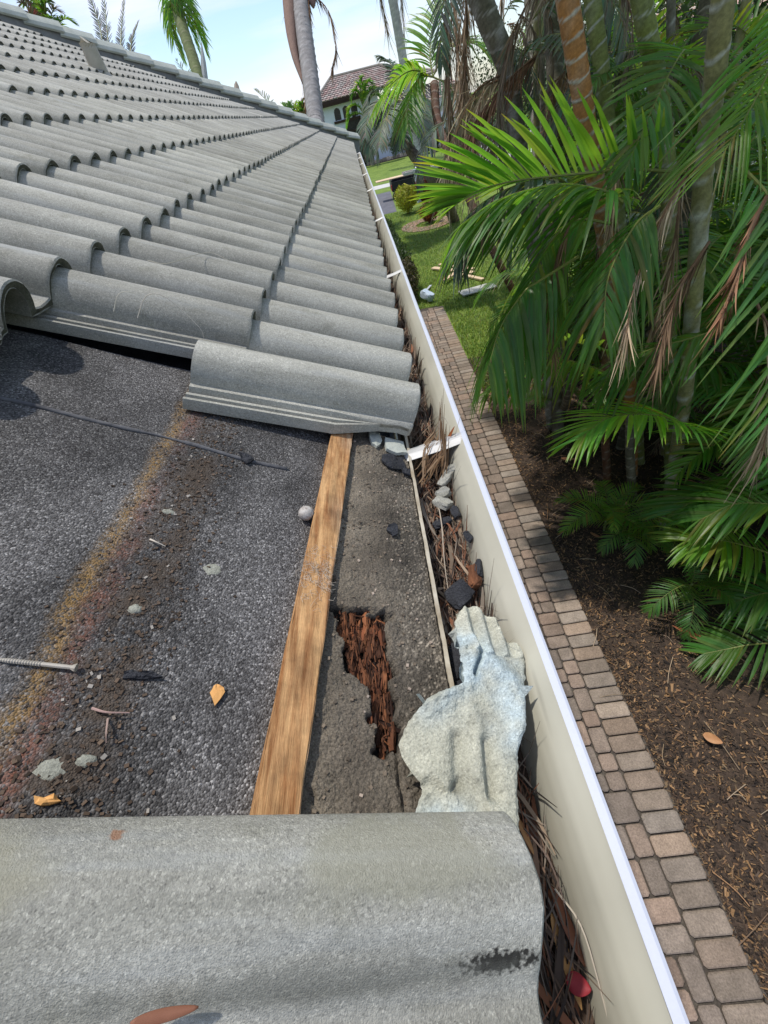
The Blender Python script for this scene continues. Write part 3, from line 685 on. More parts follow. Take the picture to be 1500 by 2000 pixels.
s_ = o.modifiers.new('thick', 'SOLIDIFY'); s_.thickness = .016; s_.offset = -1

# screw
a, b = RW(-.400, -.587, -.0535), RW(-.470, -.583, -.0555)
mb = MB(); d = (b-a).normalized(); n = 60; mb.tube([a+(b-a)*(k/n) for k in range(n+1)], [(.0040 if k < 2 else .0033-.0012*(k-2)/2 if k < 4 else .0021) if k < 26 else (.0019+.0007*(k % 2))*(1-.55*max(0, (k-50)/10)) for k in range(n+1)], 8)
solo(mb, 'deck_screw', M_screw, 'rusty galvanised wood screw lying on the painted stripe', 'screw')
# shell
mb = MB(); cc = RW(-.1965, -.326, -.046)
mb.grid(16, 20, lambda a, b: cc+V((sin(pi*a)*cos(2*pi*b), sin(pi*a)*sin(2*pi*b), cos(pi*a)*.92))*(.0118+.0007*sin(9*b*2*pi+a*20)*sin(pi*a)))
solo(mb, 'snail_shell', M_shell, 'round whitish snail shell resting against the wooden batten', 'shell', smooth=True)
def flake(name, P, th, m, label, cat, group=None, n=-.055, jit=.003, bend=.002):
    """a flat chip with its own outline in slope coordinates"""
    mbx = MB(); K = len(P); c = (sum(p[0] for p in P)/K, sum(p[1] for p in P)/K)
    Q = []
    for i in range(K):
        a_, b_ = P[i], P[(i+1) % K]
        for t in (0, .5): Q.append((a_[0]+(b_[0]-a_[0])*t+U(-jit, jit)*.5, a_[1]+(b_[1]-a_[1])*t+U(-jit, jit)*.5))
    K = len(Q); hz = [U(-bend, bend) for _ in Q]
    top = [RW(u, v, n+th+h) for (u, v), h in zip(Q, hz)]; bot = [RW(u, v, n+h*.6) for (u, v), h in zip(Q, hz)]
    mid = [RW(c[0]+(u-c[0])*.6, c[1]+(v-c[1])*.6, n+th*1.1+U(-bend, bend)*.5) for u, v in Q]
    vs = top+bot+mid+[RW(c[0], c[1], n+th*1.2)]
    fs = [(i, (i+1) % K, 2*K+(i+1) % K, 2*K+i) for i in range(K)]+[(2*K+i, 2*K+(i+1) % K, 3*K) for i in range(K)]+[(K+i, K+(i+1) % K, (i+1) % K, i) for i in range(K)]+[tuple(K+i for i in range(K))[::-1]]
    mbx.add(vs, fs); return solo(mbx, name, m, label, cat, group)
flake('wood_chip', [(-.266, -.614), (-.259, -.600), (-.262, -.596), (-.2685, -.592), (-.272, -.595), (-.274, -.601)], .002, M_chipo, 'small bright orange wood chip on the dark cap sheet', 'wood chip', n=-.058, jit=.001, bend=.001)
flake('felt_scrap', [(-.060, -.118), (-.040, -.112), (-.018, -.116), (-.014, -.150), (-.032, -.158), (-.052, -.154), (-.062, -.140)], .003, M_felt, 'torn black felt flap on the eave under the tile edge', 'felt scrap', n=-.054, bend=.003)
flake('felt_scrap', [(-.063, -.316), (-.052, -.311), (-.045, -.320), (-.048, -.335), (-.057, -.339), (-.066, -.328)], .003, M_felt, 'small round scrap of black felt alone on the caked dirt', 'felt scrap', n=-.053)
flake('felt_scrap', [(-.022, -.150), (-.006, -.150), (-.006, -.166), (-.022, -.165)], .003, M_felt, 'small square scrap of black felt beside the drip edge', 'felt scrap', n=-.054)
flake('mortar_chip', [(-.085, -.045), (-.062, -.045), (-.058, -.075), (-.070, -.098), (-.082, -.090)], .006, M_cap, 'greenish grey mortar chip standing beside the batten end', 'mortar chip', n=-.054)
flake('mortar_chip', [(-.052, -.062), (-.012, -.060), (-.006, -.098), (-.030, -.108), (-.050, -.100)], .007, M_cap, 'greenish grey cracked mortar chip under the broken tile lap', 'mortar chip', n=-.054)
flake('felt_strip', [(-.359, -.586), (-.345, -.584), (-.322, -.588), (-.340, -.591), (-.358, -.594)], .004, M_felt, 'curled strip of black felt on the cap sheet near the screw', 'felt scrap', n=-.058, bend=.003)
flake('felt_scrap', [(-.318, -.196), (-.300, -.200), (-.290, -.210), (-.300, -.222), (-.312, -.212)], .004, M_felt, 'torn felt curl on the sealant bead', 'felt scrap', n=-.058, bend=.004)
flake('orange_leaf_scrap', [(-.385, -.694), (-.372, -.691), (-.366, -.697), (-.378, -.701)], .003, M_chipo, 'ochre dry leaf scrap at the edge of the nearest tile', 'leaf scrap', n=-.054, bend=.003)
def twig(P, r, label, col, name='twig', cat='twig', m=None):
    mbx = MB(); pts = spline(P, 12); mbx.tube(pts, [r*(1-.6*i/12) for i in range(13)], 5, col=col); return solo(mbx, name, m or M_litter, label, cat)
twig([RW(-.372, -.624, -.053), RW(-.358, -.628, -.05), RW(-.340, -.626, -.054)], .0012, 'pale pink twig lying on the dirt near the orange leaf scrap', (.45, .30, .26))
twig([RW(-.356, -.632, -.054), RW(-.352, -.645, -.05), RW(-.350, -.652, -.055)], .001, 'short pale twig pointing at the nearest tile', (.42, .30, .25))
twig([RW(-.388, -.415, -.052), RW(-.380, -.42, -.049), RW(-.368, -.422, -.053)], .0012, 'whitish splinter across the paint stripe', (.65, .58, .48))
# grass stems lying over the tiles
def onroll(r, j, du, off=.0): return RW(-EXPO*r-du, PITCH*j+off, .053-DROP*du/EXPO+.002-.35*off*off/.05)
twig([onroll(1, 2, .26, .015), onroll(1, 2, .22, .03)+V((0, 0, .004)), onroll(1, 3, .16, .0)+V((0, 0, .008)), onroll(1, 3, .11, .0)], .0011, 'dry pale grass stem lying across the tiles', (.55, .50, .40))
twig([RW(-.60, .075, .012), RW(-.59, .08, .045), RW(-.57, .085, .053), RW(-.555, .088, .05)], .0009, 'small hooked grass stem standing by the side lap', (.60, .56, .46))
twig([RW(-.56, .078, .010), RW(-.545, .09, .052), RW(-.51, .095, .056), RW(-.45, .085, .020), RW(-.44, .082, .0)], .0010, 'long arched grass stem in the side lap of the second row', (.55, .50, .42))
# leaf on the nearest tile
def leaf(p, d, L_, wd, m, label, cat='leaf', group=None, up=V((0, 0, 1)), curl=.1, col=None, name='dead_leaf'):
    d = d.normalized(); s = up.cross(d).normalized(); n = d.cross(s); mbx = MB(); K = 14
    for i in range(K+1):
        t = i/K; w_ = wd*.5*(sin(pi*t**.8)**.7)+.0003; c = p+d*(L_*t)+n*(curl*L_*(t-.5)**2)
        mbx.v += [tuple(c-s*w_+n*w_*.35), tuple(c), tuple(c+s*w_+n*w_*.25)]
    mbx.c = [col or (1, 1, 1)]*len(mbx.v)
    mbx.f = [(i*3+k, i*3+3+k, i*3+4+k, i*3+1+k) for i in range(K) for k in (0, 1)]; mbx.mi = [0]*len(mbx.f)
    o_ = solo(mbx, name, m, label, cat, group, smooth=True); q = o_.modifiers.new('thick', 'SOLIDIFY'); q.thickness = .0006; return o_
UPR = RW(0, 0, 1)
leaf(RW(-.268, -.8140, .0285), RW(.033, .0030, .0), .0335, .0048, M_leafbr, 'reddish brown oval leaf lying on the nearest tile', up=UPR)
leaf(V((.034, -.762, -.098)), V((.010, -.05, -.004)), .055, .011, M_leafbr, 'long reddish brown pointed leaf in the near end of the gutter', up=V((.5, 0, 1)))
leaf(V((.028, -.780, -.100)), V((.004, -.05, -.002)), .060, .010, M_leafbr, 'curled yellow leaf in the near end of the gutter', up=V((.3, 0, 1)), col=(2.0, 2.6, 1.6))
leaf(V((.026, -.822, -.098)), V((.016, -.006, .002)), .020, .014, M_leafbr, 'crimson petal in the gutter litter', cat='petal', up=V((.2, 0, 1)), col=(1.1, .22, .5), name='petal')
leaf(V((.018, -.705, -.098)), V((.006, -.03, .008)), .035, .007, M_leafbr, 'tan leaf sticking out beside the mortar lump', up=V((.6, 0, 1)), col=(1.7, 2.1, 1.6))
for i, (y, x, dx, dy, c, lab) in enumerate([(-.125, .020, .05, .05, (1.6, 1.5, 1.1), 'straw-coloured dry leaf lowest in the bunch under the near gutter hanger'), (-.118, .012, .06, .06, (1.0, .75, .6), 'darkest brown leaf in the bunch under the near gutter hanger'), (-.110, .030, .045, .045, (1.9, 1.7, 1.2), 'palest tan leaf in the bunch under the near gutter hanger'), (-.098, .040, .04, .03, (1.25, .9, .5), 'short orange-brown leaf topmost under the near gutter hanger')]):
    leaf(V((x, y, -.080+.006*i)), V((dx, dy, .035+.004*i)), .075-.012*(i == 3), .014, M_leafbr, lab, group='leaves bunched at the near gutter hanger', up=V((-.3, .3, 1)), col=c)
# litter filling the gutter
def litter_z(x, y):
    return -.112+.012*fb((x*2, y, 0), 9)+.010*max(0, fb((0, y, 3), 3))-.0
mb = MB(); mb.grid(10, 220, lambda a, b: (lambda x, y: V((x, y, litter_z(x, y)-.006)))(-.0365+.0815*a, -1.5+10.65*b**1.4), colfn=lambda a, b: (.9, .85, .8))
stuff(mb.build('gutter_soil', M_soil, gut, True))
LC = [(.13, .085, .06), (.19, .12, .08), (.09, .062, .046), (.05, .036, .028), (.27, .20, .14), (.20, .085, .045), (.22, .18, .14), (.03, .023, .02)]
mb = MB()
def strand(p, ang, ln, wd, col, lift=0.0, curl=0.0, zf=None):
    d = V((cos(ang), sin(ang), 0)); s = V((-sin(ang), cos(ang), 0)); K = 4; vs = []
    for i in range(K+1):
        t = i/K-.5; q = p+d*(ln*t)+s*(curl*ln*(t*t)); z = p.z+lift*(t+.5)+.006*sin(t*5+ang)
        if q.x > .042: z += (q.x-.042)*2.3; q.x = .042+(q.x-.042)*.45
        q.x = max(-.035, q.x)
        w_ = wd*.5*(1-.75*abs(2*t)**2.2)
        vs += [V((q.x, q.y, z))-s*w_, V((q.x, q.y, z))+s*w_+V((0, 0, w_*.6))]
    mb.add(vs, [(2*i, 2*i+1, 2*i+3, 2*i+2) for i in range(K)], 0, col)
for k in range(4200):
    y = -1.0+1.9*R() if k < 3000 else .9+8.1*R()**1.6
    x = U(-.035, .044 if y > -.6 else .036); c = random.choice(LC); q = U(.6, 1.35)
    nar = R() < .90
    strand(V((x, y, litter_z(x, y)+U(-.002, .012))), pi/2+random.gauss(0, .42), U(.03, .12), U(.0009, .0024) if nar else U(.004, .008), tuple(z*q for z in c), U(-.004, .006) if y < -.6 else U(-.006, .010), U(-.5, .5) if y > -.6 else U(-.25, .25))
for k in range(90):
    y = U(-.15, -.06); x = U(.0, .05); strand(V((x, y, -.07+U(-.02, .014))), U(.3, 1.3), U(.03, .09), U(.001, .004), random.choice([(.17, .10, .05), (.13, .075, .04), (.24, .16, .095)]), .03, U(-.6, .6))
stuff(mb.build('gutter_litter', M_litter, gut))
mb = MB()
for (P, r, lab) in [([V((.020, -.72, -.066)), V((.034, -.745, -.058)), V((.039, -.775, -.072)), V((.036, -.81, -.10))], .0009, 'thin dark stem arching out of the litter beside the mortar lump'),
                    ([V((.036, -.765, -.086)), V((.048, -.790, -.074)), V((.050, -.825, -.080)), V((.050, -.87, -.10))], .0010, 'long pale stem curving along the near gutter wall'),
                    ([V((.012, -.20, -.09)), V((.010, -.27, -.078)), V((.000, -.36, -.088)), V((-.004, -.43, -.1))], .0011, 'long grey stem lying along the gutter litter'),
                    ([V((.062, -.10, -.055)), V((.076, -.085, -.02)), V((.092, -.066, .006))], .0009, 'pale stem poking over the gutter lip at the hanger'),
                    ([V((.040, -.09, -.03)), V((.048, -.062, -.004)), V((.058, -.060, .0)), V((.064, -.068, -.012))], .0008, 'hooked pale stem standing on the near hanger')]:
    twig(P, r, lab, (.46, .40, .32) if 'pale' in lab or 'grey' in lab else (.14, .10, .08))
def rock(c, r, seed, name, m, label, cat, sq=(1, 1, 1), rot=(0, 0, 0)):
    mbx = MB(); Rm = Euler(rot).to_matrix()
    def f(a, b):
        d = V((sin(pi*a)*cos(2*pi*b), sin(pi*a)*sin(2*pi*b), cos(pi*a)))
        k = 1+.35*fb(d*1.3+V((seed*5, 0, 0)), 1.2)+.10*fb(d*4+V((seed, 0, 0)), 1)
        q = V((max(-.8, min(.8, d.x*k)), max(-.8, min(.8, d.y*k)), max(-.55, min(.6, d.z*k))))
        return V(c)+Rm @ V((q.x*sq[0]*r, q.y*sq[1]*r, q.z*sq[2]*r))
    mbx.grid(14, 20, f); return solo(mbx, name, m, label, cat)
rock((.044, -.152, -.072), .018, 1, 'tile_shard', M_tile, 'long grooved grey tile shard leaning on the gutter wall', 'tile shard', (2.0, .62, .5), (0, -.35, .72))
mb = MB()
rock((.026, -.192, -.083), .018, 2, 'tile_fragment', M_tile, 'small broken grey tile fragment wedged under the long shard', 'tile fragment', (1.0, .7, .7), (.3, -.2, .3))
rock((.022, -.215, -.085), .022, 3, 'tile_fragment', M_tile, 'largest pitted grey tile fragment in the gutter litter', 'tile fragment', (1.0, .9, .5), (.2, .5, .9))
rock((.012, -.258, -.094), .018, 4, 'felt_piece', M_felt, 'long black felt scrap below the pitted tile fragment', 'felt scrap', (1.3, .6, .35), (0, .1, .4))
rock((.040, -.245, -.086), .013, 8, 'felt_piece', M_felt, 'black felt scrap tucked under the pitted tile fragment by the gutter wall', 'felt scrap', (.7, 1.4, .5), (0, -.5, .1))
rock((.048, -.322, -.072), .012, 5, 'felt_piece', M_felt, 'small black felt scrap stuck on the gutter wall', 'felt scrap', (.6, 1.2, .5), (0, -.9, .3))
rock((.012, -.425, -.084), .024, 6, 'felt_piece', M_felt, 'large black felt scrap just beyond the mortar lump', 'felt scrap', (1.05, .95, .35), (.1, -.3, .5))
rock((.042, -.402, -.074), .016, 7, 'rotted_wood_piece', M_rot, 'orange rotted wood chunk against the gutter wall', 'rotted wood', (.8, 1.7, .7), (0, -.8, -.2))
rock((.050, -.395, -.068), .012, 9, 'felt_piece', M_felt, 'black felt scrap clinging behind the rotted wood chunk', 'felt scrap', (.5, 1.6, .9), (0, -.4, -.2))
rock((-.016, -.535, -.075), .020, 11, 'felt_piece', M_felt, 'dark felt scrap under the mortar lump by the drip edge', 'felt scrap', (.8, 1.6, .35), (.1, -.4, -.5))
rock((-.008, -.575, -.070), .015, 12, 'felt_piece', M_felt, 'black felt curl in the notch of the mortar lump', 'felt scrap', (1.0, 1.1, .4), (.3, -.2, .2))

# ================================================================== MULCH, GRASS
mb = MB(); CC = [(.062, .042, .031), (.115, .072, .048), (.23, .135, .075), (.37, .22, .11), (.022, .017, .014), (.10, .07, .05), (.034, .026, .021), (.21, .145, .085), (.05, .036, .028), (.26, .15, .07)]
def chip(x, y, z, s):
    a = U(0, 6.3); ln = s*U(.7, 1.8); wd = s*U(.2, .55); t = U(-.8, .8); c = random.choice(CC); q = U(.6, 1.25)
    d = V((cos(a)*cos(t), sin(a)*cos(t), sin(t))); e = V((-sin(a), cos(a), U(-.9, .9)))
    p = V((x, y, z)); m_ = p+V((0, 0, wd*.35))
    mb.add([p-d*ln-e*wd, p+d*ln-e*wd*.6, p+d*ln+e*wd*.6, p-d*ln+e*wd], [(0, 1, 2, 3)], 0, tuple(v*q for v in c))
for k in range(95000):
    y = -1.9+7.4*R()**1.25; x = edge_x(y)+.0+3.0*R()**1.25-.015
    b_ = bedp(max(0, (x-1.12)/4.1), (y+2.6)/8.4).z
    if fb((x, y, 0), 2.2) < -.28 and R() < .7: continue
    chip(x, y, b_+U(.001, .012), U(.0035, .011) if R() < .95 else U(.011, .019))
stuff(mb.build('mulch_chips', M_chip), 'loose brown bark mulch and leaf litter between walkway and palms', 'mulch')
mb = MB()
for k in range(420):
    y = U(-1.5, 5.2); x = edge_x(y)+U(.02, 2.4); z = GZ+.03; a = U(0, 6.3); L_ = U(.05, .28); c = random.choice([(.30, .22, .14), (.42, .32, .22), (.18, .12, .08), (.36, .20, .10)])
    P = spline([V((x, y, z)), V((x+cos(a)*L_*.5+U(-.02, .02), y+sin(a)*L_*.5, z+U(.005, .03))), V((x+cos(a)*L_, y+sin(a)*L_+U(-.03, .03), z))], 5)
    mb.tube(P, U(.0012, .0028), 3, col=c, cap=False)
stuff(mb.build('mulch_stalks', M_litter), 'thin dry stalks strewn over the mulch', 'stalks')
for (p, d, L_, wd, c, lab) in [((1.92, .50, -2.63), (-.35, .22, .06), .38, .045, (1.4, 1.1, .9), 'broad grey-brown palm sheath lying on mulch at right'), ((1.66, .47, -2.65), (.22, -.06, .02), .2, .04, (1.9, 2.2, 2.2), 'short pale palm sheath beside the broad one'), ((1.45, .02, -2.655), (.06, -.05, .01), .10, .06, (1.9, 2.3, 1.9), 'crumpled tan leaf alone on the mulch'), ((1.62, 2.85, -2.65), (.10, -.12, .05), .17, .055, (1.5, 1.6, 1.4), 'curled brown leaf on the mulch beside the small palm'), ((1.48, 1.75, -2.655), (.05, -.09, .02), .13, .03, (1.6, 1.7, 1.5), 'narrow curled leaf on the mulch below the low frond')]:
    leaf(V(p), V(d), L_, wd, M_leafbr, lab, up=V((0, 0, 1)), curl=.35, col=c)
mb = MB()
def blade(x, y, h, wd):
    a = U(0, 6.3); l = U(.1, .9)*h; c = (U(.7, 1.3), U(.8, 1.2), U(.6, 1.2)) if R() < .9 else (2.4, 1.7, 1.6)
    e = V((-sin(a), cos(a), 0))*wd*.5; p = V((x, y, GZ+.002)); t = V((cos(a)*l, sin(a)*l, h))
    mb.add([p-e, p+e, p+t*.55+e*.7, p+t*.55-e*.7, p+t+V((cos(a)*l*.3, sin(a)*l*.3, -h*.1))], [(0, 1, 2, 3), (3, 2, 4)], 0, c)
for k in range(52000):
    y = 4.6+15.5*R()**1.35; x0 = edge_x(min(y, 8.3))+.02 if y < 8.4 else .6
    x = x0+U(0, 1.0)**1.1*(2.0+.05*y)
    if y < 6 and (x-x0) > (y-4.4)*1.0+.1*N3((x, y, 0), 6): continue
    blade(x, y, U(.03, .075), U(.006, .012))
stuff(mb.build('grass_tufts', M_blade), 'short green grass beside the far end of the walkway', 'grass')

# ================================================================== PALMS
ZUP = V((0, 0, 1))
def frond_mb(P, L, n=34, bA=.5, bB=.5, a0=78, a1=28, droop=.12, wd=.026, Nref=None, t0=.10, rr=.009, jit=.10, gone=.04, sA=1.0, sB=1.0, tipc=.0, tintv=.22, base_col=(1, 1, 1)):
    """leaflets (slot 0) and rachis (slot 1); bA, bB: how far each side's leaflets stand up (radians)"""
    m = MB(); K = 28; S = spline(P, K)
    m.tube(S, [rr*(1-.82*i/K) for i in range(K+1)], 5, 1, col=(1, 1, 1))
    for side in (1, -1):
        b_ = bA if side > 0 else bB; sl = sA if side > 0 else sB
        if sl <= 0: continue
        for q in range(n):
            if R() < gone: continue
            t = t0+(1-t0)*((q+.5+U(-.25, .25))/n)**.96; k = min(K-1, int(t*K)); f = t*K-k
            p = S[k]*(1-f)+S[k+1]*f; T = (S[k+1]-S[k]).normalized()
            Nr = Nref or ZUP
            Sd = T.cross(Nr)
            if Sd.length < .15: Sd = T.cross(V((1, .3, 0)))
            Sd.normalize(); Nn = Sd.cross(T).normalized()
            al = rad(a0+(a1-a0)*t**1.3)+U(-jit, jit); be = b_+U(-jit, jit)
            d = T*cos(al)+(Sd*side*cos(be)+Nn*sin(be))*sin(al)
            env = (.55+.45*min(1, (t-t0)/.18))*(1-.62*max(0, (t-.55)/.45)**1.6)
            ln = L*sl*env*U(.88, 1.08); w_ = wd*(.75+.5*env)*U(.85, 1.1)
            dr = droop*U(.6, 1.5)*ln
            W = d.cross(Nn*cos(be)-Sd*side*sin(be)).normalized(); vs = []; cs = []
            c = tuple(base_col[i]*(1+U(-tintv, tintv)*(.8 if i else 1.0)) for i in range(3)); J = 5; od = R()
            if od < .035: c = (c[0]*1.7, c[1]*.75, c[2]*1.1)
            elif od < .09: c = (c[0]*1.5, c[1]*1.15, c[2]*.9)
            for i in range(J+1):
                s = i/J; x = p+d*(ln*s)-ZUP*(dr*s*s*1.2)
                ww = w_*.5*min(1, .45+s*2.2)*(1-s**3)**.8 if i < J else .0006
                brn = 1 if s < .82 or R() < .45 else 0
                cc = tuple(c) if brn else (c[0]*1.7, c[1]*.95, c[2]*1.1)
                fold = W.cross(d).normalized()*(ww*.30)
                vs += [x-W*ww+fold, x, x+W*ww+fold]; cs += [cc]*3
            m.add(vs, [(3*i+h, 3*i+h+1, 3*i+h+4, 3*i+h+3) for i in range(J) for h in (0, 1)], 0, cs)
    return m
def dead_mb(P, L, n=60, spread=.3, wd=.012, col=(1, 1, 1), curl=.5):
    m = MB(); K = 18; S = spline(P, K); m.tube(S, [.008*(1-.7*i/K) for i in range(K+1)], 4, 1, col=(.8, .6, .5))
    for q in range(n):
        t = U(.05, 1); k = min(K-1, int(t*K)); p = S[k]; T = (S[min(k+1, K)]-S[k]).normalized()
        rd = V((U(-1, 1), U(-1, 1), U(-.6, .6))); d = (T*U(.4, 1.0)+rd*spread-ZUP*U(.1, .5)).normalized(); ln = L*U(.4, 1.1)
        e = d.cross(V((U(-1, 1), U(-1, 1), U(-1, 1)))).normalized(); W = d.cross(e); vs = []; cu = U(-curl, curl)
        b_ = U(.55, 1.5); c = tuple(v*b_ for v in col)
        for i in range(6):
            s = i/5; x = p+d*ln*s+e*(cu*ln*s*s)-ZUP*(ln*.25*s*s); ww = wd*.5*(1-s*s)*U(.7, 1.1)+.0005; vs += [x-W*ww, x+W*ww]
        m.add(vs, [(2*i, 2*i+1, 2*i+3, 2*i+2) for i in range(5)], 0, c)
    return m
def trunk_mb(P, r0, r1, ring=.13, c1=(.16, .15, .06), c2=(.46, .44, .38), seg=12, n=90, blot=.5, ringw=.16):
    ln = sum((V(P[i+1])-V(P[i])).length for i in range(len(P)-1)); n = max(n, min(330, int(ln/(ring*.13)))); S = spline(P, n); ln = 0; m = MB(); vs = []; cs = []; off = U(0, 9); sl = U(0, 6.3)
    for i, p in enumerate(S):
        if i: ln += (p-S[i-1]).length
        t = (S[min(i+1, n)]-S[max(i-1, 0)]).normalized(); a = t.cross(V((.3, .9, .1))).normalized(); b_ = t.cross(a); r_ = r0+(r1-r0)*i/n
        rr_ = ring*(1+.18*N3((int(ln/ring), off, 0), 1.7))
        for k in range(seg):
            q = 2*pi*k/seg; ph = ((ln+.35*r_*cos(q+sl))/ring) % 1; isr = ph < ringw*(.75+.5*N3((q, ln*3, off)))
            w_ = p+(a*cos(q)+b_*sin(q))*r_*(1.05 if isr else 1-.025*ph); vs.append(w_)
            g = blot*max(0, fb((w_.x*14, w_.y*14, w_.z*5+off), 1.0, 3))+(.85 if isr else 0)+.10*ph; g = max(0, min(1, g)); v_ = .85+.3*R()
            cs.append(tuple((x*(1-g)+y*g)*v_ for x, y in zip(c1, c2)))
    m.add(vs, [(i*seg+k, i*seg+(k+1) % seg, (i+1)*seg+(k+1) % seg, (i+1)*seg+k) for i in range(n) for k in range(seg)]+[tuple(n*seg+k for k in range(seg))], 0, cs); return m
def frond(parent, P, leafm, dead=False, name='frond', **kw):
    m = (dead_mb if dead else frond_mb)([V(p) for p in P], **kw); c = V(P[0]); recentre(m, c)
    return m.build(name, [leafm, M_rach if not dead else M_dead], parent, False, c)
# a small library of generic fronds (base at origin, growing along +Y, arching), shared by many copies
def arch(L, e0, e1, k=7):
    P = [V((0, 0, 0))]; 
    for i in range(k):
        e = rad(e0+(e1-e0)*(i/(k-1))**1.2); P.append(P[-1]+V((0, cos(e), sin(e)))*(L/k))
    return P
LIB = {}
for nm, mt, cfgs in (('green', M_leaf, [(62, -35, .42, .25), (48, -50, .44, .1), (75, -10, .40, .45), (30, -60, .42, .0)]), ('light', M_leafy, [(60, -30, .40, .45), (45, -45, .42, .3)]), ('grey', M_leafg, [(40, -70, .36, .0), (20, -80, .34, -.2)]), ('dead', M_dead, [(10, -85, .4, 0), (-30, -88, .36, 0)])):
    LIB[nm] = []
    for (e0, e1, L_, b_) in cfgs:
        for v in range(2):
            if nm == 'dead': m = dead_mb(arch(1.25, e0, e1), L_*.9, n=95, spread=.28)
            else: m = frond_mb(arch(1.55, e0, e1), L_, n=36, bA=b_+U(-.1, .2), bB=b_+U(-.2, .1), droop=.22 if nm != 'light' else .12)
            LIB[nm].append(m.mesh('frond', [mt, M_rach if nm != 'dead' else M_dead]))
def put_frond(parent, p, az, kind='green', s=1.0, pitch=0.0, roll=0.0):
    Rm = Euler((0, 0, az)).to_matrix() @ Euler((pitch, 0, 0)).to_matrix() @ Euler((0, roll, 0)).to_matrix()
    return link(random.choice(LIB[kind]), 'frond', parent, p, Rm.to_euler(), s)
def az_of(dx, dy): return atan2(-dx, dy)
G_A = 'areca palms in the bed by the walkway'
def palm(P, r0, r1, label, group=G_A, name='areca_palm', **kw):
    t = thing(name, V(P[0]), label, 'palm tree', group); trunk_mb([V(p) for p in P], r0, r1, **kw).build('trunk', M_trunk, t, True); return t
GREEN = dict(c1=(.20, .225, .05), c2=(.44, .45, .36)); ORNG = dict(c1=(.40, .165, .035), c2=(.52, .47, .38)); GREY = dict(c1=(.17, .15, .10), c2=(.50, .47, .42)); DARK = dict(c1=(.11, .095, .06), c2=(.30, .27, .21))
OLIVE = dict(c1=(.25, .225, .08), c2=(.50, .48, .40))
pA = palm([(2.12, 1.66, -2.78), (2.13, 1.76, -2.5), (2.05, 1.89, -1.47), (1.93, 1.91, -.85), (1.77, 1.95, -.04), (1.70, 1.90, .20), (1.60, 1.84, .52), (1.45, 1.78, 1.3), (1.35, 1.74, 2.2)], .050, .044, 'tall palm with the pale mottled trunk nearest the path at right', ring=.17, blot=.9, **OLIVE)
pB = palm([(2.2, 2.45, GZ), (2.0, 2.45, -1.8), (1.8, 2.47, -1.11), (1.6, 2.52, -.51), (1.36, 2.46, .11), (1.29, 2.47, .34), (1.19, 2.5, .68), (1.05, 2.6, 1.2), (.95, 2.7, 2.0)], .053, .056, 'palm with the bright orange white-ringed trunk', ring=.085, ringw=.22, blot=.3, **ORNG)
pC = palm([(2.35, 2.6, GZ), (2.05, 2.65, -1.5), (1.84, 2.74, -.67), (1.63, 2.95, .30), (1.53, 3.02, .69), (1.4, 3.15, 1.3), (1.3, 3.2, 2.3)], .050, .046, 'palm with slim green white-ringed trunk just right of the orange one', ring=.10, blot=.3, **GREEN)
pD = palm([(2.5, 2.3, GZ), (2.2, 2.4, -1.4), (1.97, 2.47, -.4), (1.82, 2.58, .18), (1.60, 2.55, .61), (1.4, 2.6, 1.2), (1.3, 2.6, 2.2)], .052, .048, 'palm with thick green ringed trunk between the orange and pale trunks', ring=.095, blot=.3, **GREEN)
pF = palm([(1.75, 3.5, GZ), (1.55, 3.6, -1.2), (1.30, 3.7, .12), (1.24, 3.78, .50), (1.08, 3.78, .81), (.92, 3.95, 1.3), (.85, 4.0, 2.3)], .060, .088, 'palm with the shaggy grey trunk leaning over the lawn', ring=.10, blot=1.0, **GREY)
pG = palm([(2.1, 4.9, GZ), (2.15, 5.3, -1.2), (2.21, 5.89, -.3), (2.3, 6.56, .69), (2.31, 6.74, 1.03), (2.34, 7.0, 1.6), (2.34, 7.2, 2.6)], .058, .064, 'slim palm with pale ringed trunk against white sky', ring=.14, blot=.6, **GREY)
pH = palm([(2.3, 2.9, GZ), (2.4, 3.0, -1.5), (2.48, 3.16, -.6), (2.58, 3.53, .08), (2.62, 3.64, .33), (2.7, 3.8, .8), (2.8, 4.0, 2.0)], .060, .070, 'palm with dark ringed trunk deep behind the pale one', ring=.12, **DARK)
pI = palm([(1.75, 3.3, GZ), (1.78, 3.7, -1.2), (1.81, 4.08, -.13), (1.84, 4.42, .37), (1.88, 4.73, .85), (1.9, 4.9, 1.3), (1.9, 5.0, 2.4)], .068, .075, 'palm with dark brown trunk left of the orange one', ring=.12, **DARK)
pK = palm([(1.98, 3.9, GZ), (1.75, 3.2, -2.2), (1.56, 2.78, -1.92+.3), (1.48, 2.81, -1.2), (1.32, 2.72, -.6), (1.2, 2.85, -.1)], .045, .040, 'short dark leaning palm whose bright frond hangs over the grass', ring=.12, **DARK)
pL = palm([(2.05, 2.12, GZ), (1.92, 1.98, -2.43), (1.84, 2.04, -2.01), (1.80, 2.1, -1.65)], .040, .034, 'short brown palm stub left of the pale trunk base', ring=.1, **DARK)
pM = palm([(1.95, 2.45, GZ), (1.80, 2.48, -1.9), (1.72, 2.52, -1.19), (1.68, 2.65, -.76), (1.62, 2.73, -.37)], .038, .034, 'short reddish brown palm stem behind the low frond', ring=.1, c1=(.16, .07, .035), c2=(.28, .22, .16))
